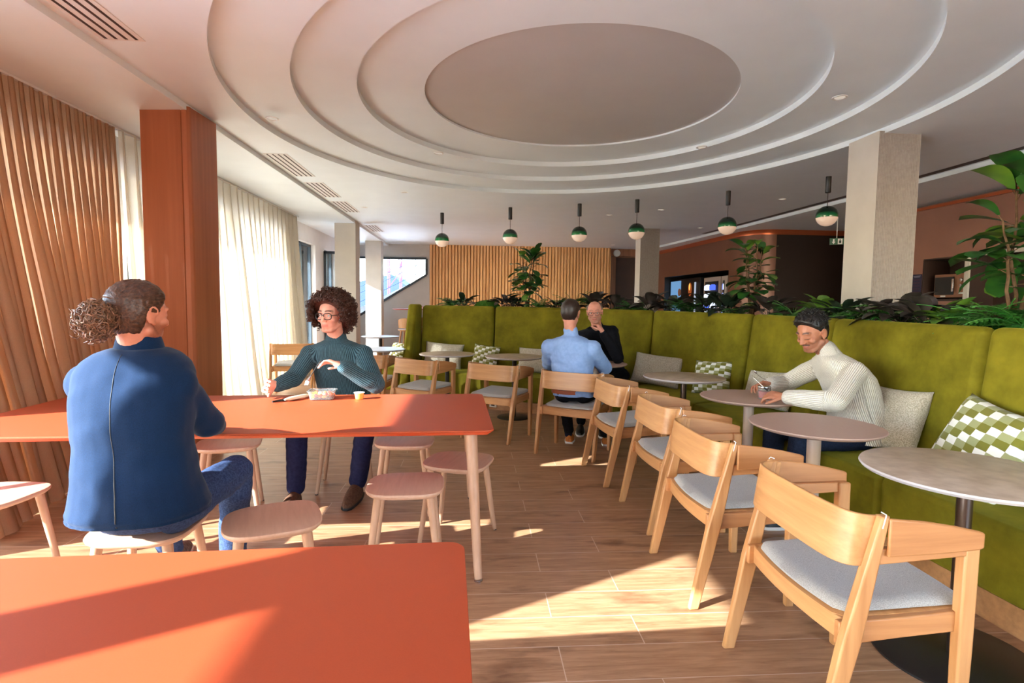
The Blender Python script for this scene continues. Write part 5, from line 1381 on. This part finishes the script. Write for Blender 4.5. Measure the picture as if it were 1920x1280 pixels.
# ---------- curly haired man in the teal ribbed sweater
teal = knit('teal ribbed knit', S(74, 106, 118), S(24, 42, 52), 90, .9, ribs=520)
P2_ = dict(head=(-.985, 3.815, 1.262), hyaw=R_(-109), hpitch=.08, hroll=0, hs=1.02, hip=(-.94, 4.03, .56), neck=(-.975, 3.90, 1.09), tyaw=R_(-92), hunch=.02,
    shL=(-.785, 3.885, .985), shR=(-1.150, 3.885, .985), elL=(-.665, 3.70, .80), elR=(-1.235, 3.80, .835), wrL=(-.86, 3.58, .945), wrR=(-1.285, 3.60, .81),
    handL=dict(d=(-.85, .1, .28), n=(-.2, -.35, -.9), side=-1, c=[.42, .5, .58, .6], th=(.35, .2)), handR=dict(d=(-.35, -.65, .15), n=(.85, -.35, -.2), side=-1, c=[.75, .9, .95, 1.0], th=(.4, .5), s=1.05),
    hips=[(-.84, 4.0, .55), (-1.04, 4.0, .55)], knees=[(-.72, 3.62, .54), (-1.16, 3.60, .54)], ankles=[(-.80, 3.74, .13), (-1.19, 3.66, .12)], rk=.07, ra=.06,
    skin=sk(228, 168, 146), lip=sk(196, 108, 96), brow=sk(44, 28, 22), beard=(sk(150, 100, 80), .35), skinmat=skin_mat('skin 2', S(228, 168, 146)),
    topname='sweater', topmat=teal, ext=.05, flare=.01, tg=.022, sg=.016, ttop=1.0, wr=.006, wf=8, seed=5, ribs=1, legmat=navy, cuff=.93, collar=.14, cg=.013)
b2, HM, tp = person('curly haired man with glasses in a teal sweater, sitting behind the orange table', P2_)
ch = hairmat('curly dark brown hair', S(34, 18, 14), S(84, 48, 34), (1, 1, 1))
def off2(d):
    k = d.y * .9 - d.z * .75 - .28; k2 = -d.z - .55
    k = max(k, k2); return .052 if k < 0 else -.02 if k > .14 else lerp(.052, -.02, k / .14)
put(hair_shell(HM, line(.22, .75, -.55, -.05, -.9, .042, soft=.14), 80, 48, nz=.012, fq=110).mesh('hair', True, 180), 'hair', ch, b2)
def afro(rnd):
    d = Vector((rnd.gauss(0, 1), rnd.gauss(0, 1), rnd.gauss(0, 1))).normalized()
    if d.y * .9 - d.z * .72 > .30 and abs(d.x) < .78: return None
    if d.z < -.86: return None
    k = 1 + .05 * noise.noise(d * 3)
    if d.y > .25 and d.z < -.35 : return None
    c = Vector((0, -.012, .035)); low = .020 * max(0, -d.z)
    return c + Vector((d.x * (.134 + 1.4 * low), d.y * .138, d.z * (.132 if d.z > 0 else .165))) * k * rnd.uniform(.88, 1.05), d
curlhair(HM, b2, 'curls', ch, 3200, afro, .0100, .0027, .032, 9, 2.0)
eyes(HM, b2, (50, 34, 26)); glasses(HM, b2, 'black', .026, .021, .0029)
br = MT['bench_wood']
boot = noise_mat('brown suede', S(92, 66, 50), S(74, 52, 40), 80, .9)
shoe(b2, (-.835, 3.52, 0), (-.80, 3.78, .02), boot, 'black', .05, .075); shoe(b2, (-1.20, 3.42, 0), (-1.19, 3.68, 0), boot, 'black', .05, .07)

# ---------- man in the light blue shirt, from behind, in the armchair
shirt = noise_mat('light blue shirt', S(146, 176, 224), S(136, 166, 216), 40, .8, .2)
P3 = dict(head=(.865, 4.90, 1.275), hyaw=R_(62), hpitch=.12, hs=1.0, hip=(.925, 4.965, .555), neck=(.87, 4.88, 1.075), tyaw=R_(66), hunch=.012,
    shL=(.68, 4.93, .965), shR=(1.05, 4.80, .965), elL=(.70, 5.12, .80), elR=(1.215, 5.0, .77), wrL=(.93, 5.34, .78), wrR=(1.27, 5.24, .775),
    handL=dict(d=(.7, .7, 0), n=(0, 0, -1), side=1, c=.4), handR=dict(d=(0, 1, 0), n=(0, 0, -1), side=-1, c=.4),
    hips=[(.82, 4.95, .54), (1.0, 4.90, .54)], knees=[(.88, 5.36, .52), (1.22, 5.28, .52)], ankles=[(.925, 5.24, .13), (1.27, 5.14, .12)], rk=.066, ra=.052, vox=.006,
    skin=sk(206, 142, 118), lip=sk(170, 90, 76), brow=sk(60, 40, 30), scalp=None, skinmat=skin_mat('skin 3', S(206, 142, 118)),
    topname='shirt', topmat=shirt, ext=.035, flare=.012, tg=.026, sg=.022, ttop=1.0, wr=.009, wf=9, seed=7, legmat=blackc, cuff=.95, collar=.26, cg=.006)
b3, HM, tp = person('man in a light blue shirt and brown belt, seen from behind in an armchair', P3)
def off3(d):
    k = max(d.y * 1.0 - d.z * .5 - .38, -d.z - .28 + max(0, d.y) * .9); return .012 + .006 * max(0, d.z) if k < 0 else -.02 if k > .08 else lerp(.012, -.02, k / .08)
put(hair_shell(HM, line(.36, .6, -.12, -.22, -.88, .009, .008, soft=.13), 72, 44, nz=.003).mesh('hair', True, 180), 'hair', hairmat('short dark hair', S(30, 20, 16), S(52, 34, 28)), b3)
mb = MB(); hp = V3(*P3['hip']); mb.rings([[hp + V3(math.cos(a) * r * 1.0, math.sin(a) * r * .72, z_) for a in [2 * PI * j / 40 for j in range(40)]] for r, z_ in ((.206, -.01), (.214, -.008), (.214, .026), (.206, .028))], cap=False); mb.build('belt', base('cognac leather', S(150, 66, 30), .4)[0], b3)
tan = noise_mat('tan suede', S(196, 124, 66), S(168, 98, 48), 70, .85)
shoe(b3, (.99, 5.46, .0), (.925, 5.20, .0), tan, 'whitepl', .045, .052); shoe(b3, (1.33, 5.34, 0), (1.27, 5.09, 0), tan, 'whitepl', .045, .05)
mb = MB(); mb.cap((.925, 5.24, .09), (.92, 5.27, .20), .038, .042); mb.build('sock', noise_mat('dark sock', S(20, 22, 40), S(26, 30, 50), 80, .9), b3)

# ---------- bald bearded man with glasses, chin on his fist
P4 = dict(head=(1.285, 5.80, 1.275), hyaw=R_(-106), hpitch=.16, hroll=.05, hs=1.0, hip=(1.60, 6.32, .55), neck=(1.36, 5.98, 1.115), tyaw=R_(-112), hunch=.05,
    shL=(1.525, 5.95, 1.065), shR=(1.19, 6.06, 1.0), elL=(1.52, 5.68, .80), elR=(1.10, 5.86, .82), wrL=(1.335, 5.64, 1.082), wrR=(1.36, 5.60, .70),
    handL=dict(d=(-.35, .42, .72), n=(-.3, .3, -.6), side=1, c=[.95, 1.0, 1.05, 1.1], th=(.4, .3)), handR=dict(d=(.1, -.2, -.9), n=(0, 1, 0), side=-1, c=.35),
    hips=[(1.72, 6.22, .54), (1.54, 6.28, .54)], knees=[(1.44, 5.84, .50), (1.20, 5.96, .50)], ankles=[(1.36, 5.62, .12), (1.14, 5.70, .12)], rk=.064, ra=.050, vox=.0055, smile=.6,
    skin=sk(222, 154, 132), lip=sk(180, 96, 84), brow=sk(120, 84, 66), beard=(sk(150, 112, 92), .55), tb=.6, skinmat=skin_mat('skin 4', S(222, 154, 132)),
    topname='sweater', topmat=blackc, ext=.04, flare=.01, tg=.022, sg=.016, ttop=.97, wr=.008, wf=9, seed=11, legmat=blackc, cuff=.90, collar=.12, cg=.006)
b4, HM, tp = person('smiling bald man with glasses in a black sweater, chin resting on his fist', P4)
def off4(d):
    k = max(d.y - .16, d.z - .55, -d.z - .45); return .010 if k < 0 else -.02 if k > .10 else lerp(.010, -.02, k / .10)
put(hair_shell(HM, off4, 72, 44, nz=.003).mesh('hair', True, 180), 'hair', hairmat('thin grey brown hair', S(92, 72, 58), S(130, 108, 92)), b4)
eyes(HM, b4); glasses(HM, b4, base('plum frame', S(64, 30, 48), .3)[0], .025, .018, .0022)
shoe(b4, (1.30, 5.38, 0), (1.36, 5.64, 0), 'black', 'whitepl', .046, .06); shoe(b4, (1.08, 5.46, 0), (1.14, 5.72, 0), 'black', 'whitepl', .046, .06)

# ---------- man in the white sweater on the bench
whitek = knit('white ribbed knit', S(232, 226, 214), S(168, 158, 144), 120, .9, ribs=620)
P5 = dict(head=(2.205, 3.42, 1.185), hyaw=R_(196), hpitch=.42, hroll=.0, hs=1.02, hip=(2.50, 3.36, .55), neck=(2.335, 3.40, 1.045), tyaw=R_(180), hunch=.045,
    shL=(2.36, 3.22, .955), shR=(2.375, 3.58, .955), elL=(2.13, 3.06, .80), elR=(2.26, 3.80, .80), wrL=(1.945, 3.27, .795), wrR=(2.06, 3.66, .815),
    handL=dict(d=(-.75, .62, .05), n=(.3, .3, -.85), side=1, c=[.6, .65, .7, .75], th=(.1, .4)), handR=dict(d=(-.8, -.2, .1), n=(-.1, -.5, -.8), side=-1, c=[.5, .6, .65, .7], th=(.2, .5)),
    hips=[(2.46, 3.26, .54), (2.46, 3.46, .54)], knees=[(2.02, 3.20, .53), (2.04, 3.52, .53)], ankles=[(1.96, 3.16, .11), (1.98, 3.50, .11)], rk=.07, ra=.056, vox=.0045,
    skin=sk(176, 116, 88), lip=sk(150, 84, 72), brow=sk(24, 16, 14), beard=(sk(96, 64, 50), .38), mous=sk(34, 22, 18), lash=.9, skinmat=skin_mat('skin 5', S(176, 116, 88)),
    topname='sweater', topmat=whitek, ext=.05, flare=.02, tg=.024, sg=.020, ttop=1.0, wr=.006, wf=8, seed=13, ribs=1, legmat=noise_mat('dark indigo denim', S(18, 26, 44), S(28, 38, 60), 100, .85, .3), cuff=.90, collar=.42, cg=.006)
b5, HM, tp = person('dark haired man in a white sweater looking down at his hands on the bench', P5)
def off5(d):
    k = max(d.y * 1.0 - d.z * .9 - .10, -d.z - .22 + (d.y + .2) * .8); th_ = .012 + .020 * max(0, d.z) + .012 * max(0, d.y) * max(0, d.z); return th_ if k < 0 else -.02 if k > .09 else lerp(th_, -.02, k / .09)
bh = hairmat('black hair', S(12, 11, 12), S(28, 25, 26), (1, 1, 1))
put(hair_shell(HM, line(.24, .66, -.22, -.10, -.78, .008, .022, .02, soft=.17), 84, 48, nz=.006, fq=120).mesh('hair', True, 180), 'hair', bh, b5)
def quiff(rnd):
    d = Vector((rnd.gauss(0, 1), rnd.gauss(.3, 1), abs(rnd.gauss(.9, .7)))).normalized()
    if d.y - d.z * .9 > .06 or d.z < .15: return None
    return Vector((0, -.012, .035)) + Vector((d.x * .086, d.y * .108, d.z * .112)), d
curlhair(HM, b5, 'curls', bh, 420, quiff, .006, .0022, .022, 12, 1.0)
shoe(b5, (1.76, 3.14, 0), (2.0, 3.17, 0), 'black', 'whitepl'); shoe(b5, (1.78, 3.48, 0), (2.02, 3.51, 0), 'black', 'whitepl')
mb = MB(); mb.lathe([(.028, 0), (.028, .012), (.024, .013), (.024, -.001)], 24, M=Matrix.Translation((1.99, 3.265, .80)) @ Matrix.Rotation(.9, 4, 'Z') @ Matrix.Rotation(PI / 2, 4, 'Y')); mb.build('watch', 'black', b5)

# ================================================================== SMALL THINGS ON THE TABLES
gl, gnt, gb = base('clear glass', (.95, .97, .97, 1), .03, Transmission_Weight=.92, IOR=1.3)
t = thing('glass_lunch_box', 'rectangular clear glass box with food in front of the curly haired man', 'food container', (-.965, 3.50, .742), R_(6))
mb = MB()
def rr(w_, d_, r, z_, n=6):
    return [(cx + r * math.cos(a0 + PI / 2 * k / n), cy + r * math.sin(a0 + PI / 2 * k / n), z_) for cx, cy, a0 in ((w_ - r, d_ - r, 0), (-w_ + r, d_ - r, PI / 2), (-w_ + r, -d_ + r, PI), (w_ - r, -d_ + r, 1.5 * PI)) for k in range(n + 1)]
mb.rings([rr(.066, .050, .016, .0), rr(.070, .054, .018, .003), rr(.080, .062, .02, .052), rr(.086, .068, .02, .053), rr(.086, .068, .02, .058), rr(.077, .059, .02, .058), rr(.066, .050, .016, .005)]); mb.build('box', gl, t)
rnd = random.Random(5); cols = [S(224, 150, 60), S(236, 196, 70), S(196, 90, 40), S(150, 66, 50), S(232, 214, 180)]
fm = [base('food %d' % i, c, .6)[0] for i, c in enumerate(cols)]
for k, m_ in enumerate(fm):
    mb = MB()
    for i in range(9): mb.sphere((rnd.uniform(-.054, .054), rnd.uniform(-.038, .038), rnd.uniform(.018, .040)), (rnd.uniform(.009, .018), rnd.uniform(.009, .016), rnd.uniform(.008, .013)), 8, 6)
    o = mb.build('food', m_, t); o['kind'] = 'stuff'
t = thing('yogurt_cup', 'small yellow and white dessert cup right of the glass box', 'cup', (-.735, 3.50, .742), 0)
mb = MB(); mb.lathe([(.022, 0), (.024, .002), (.030, .040)], 28); mb.build('cup', base('custard cup', S(240, 190, 96), .4, Subsurface_Weight=.2)[0], t)
mb = MB(); mb.lathe([(.034, .040), (.034, .043), (.030, .0435)], 28); mb.build('rim', 'whitepl', t)
mb = MB(); mb.tube([(-1.225, 3.36, .749), (-1.15, 3.46, .750), (-1.12, 3.50, .750)], [.006, .010, .009], 8); o = mb.build('folding_pen', 'black', None); tag(o, 'black cutlery sleeve on the orange table by the right hand of the curly haired man', 'cutlery sleeve')
mb = MB(); mb.tube([(0, 0, 0), (.02, .03, 0), (.075, .135, 0), (.095, .17, 0)], [.008, .019, .019, .010], 16); mb.v = [(x, y, z_ * .62) for x, y, z_ in mb.v]; o = mb.build('glasses_case', base('cream case', S(226, 208, 180), .5)[0], None); o.location = (-1.165, 3.40, .7555); tag(o, 'cream oblong case lying left of the glass food box', 'case')
t = thing('fork', 'fork held loosely by the curly haired man, tines pointing down', 'fork', (0, 0, 0))
mb = MB(); mb.tube([(-.985, 3.555, .985), (-1.005, 3.545, .955), (-1.045, 3.53, .885)], [.0035, .0035, .003], 8); mb.build('handle', 'black', t)
mb = MB(); mb.tube([(-1.045, 3.53, .885), (-1.055, 3.526, .868), (-1.063, 3.523, .855)], [.004, .010, .011], 8)
for k in range(4): mb.tube([(-1.063 + (k - 1.5) * .006, 3.523, .857), (-1.071 + (k - 1.5) * .0065, 3.520, .828)], .0013, 5)
mb.build('tines', 'chrome', t)
t = thing('glass_jar', 'round glass jar between the hands of the man in white', 'jar', (1.94, 3.50, .742), 0)
mb = MB(); mb.lathe([(.034, 0), (.038, .004), (.040, .06), (.038, .085), (.036, .085), (.037, .06), (.034, .008)], 32); mb.build('jar', gl, t)
mb = MB(); mb.lathe([(.033, .009), (.035, .05), (.02, .054)], 24); mb.build('contents', base('berry dessert', S(190, 90, 80), .5)[0], t)
mb = MB(); mb.lathe([(.0395, .07), (.041, .072), (.041, .084), (.0395, .086)], 32); mb.build('rim', 'chrome', t)
t = thing('spoon', 'thin spoon in the right hand of the man in white', 'spoon', (0, 0, 0))
mb = MB(); mb.tube([(1.985, 3.56, .86), (1.93, 3.545, .885), (1.905, 3.54, .905)], [.0022, .0022, .002], 6); mb.build('handle', 'chrome', t)
mb = MB(); mb.sphere((1.893, 3.537, .918), (.016, .010, .007), 12, 8, R3=Matrix.Rotation(.8, 3, 'Y')); mb.build('bowl', 'chrome', t)
t = thing('knife', 'slim knife sticking out of the left hand of the man in white', 'knife', (0, 0, 0))
mb = MB(); mb.tube([(1.885, 3.36, .82), (1.865, 3.37, .838)], [.006, .005], 8); mb.build('handle', 'black', t)
mb = MB(); mb.tube([(1.865, 3.37, .838), (1.80, 3.385, .90)], [.003, .0015], 6); mb.build('blade', 'chrome', t)
pillow('small striped green cushion on the lap side of the man in white', 2.02, 3.72, .50, .20, .16, R_(-60), R_(-60), 'check_pillow', 0, .06) if False else None
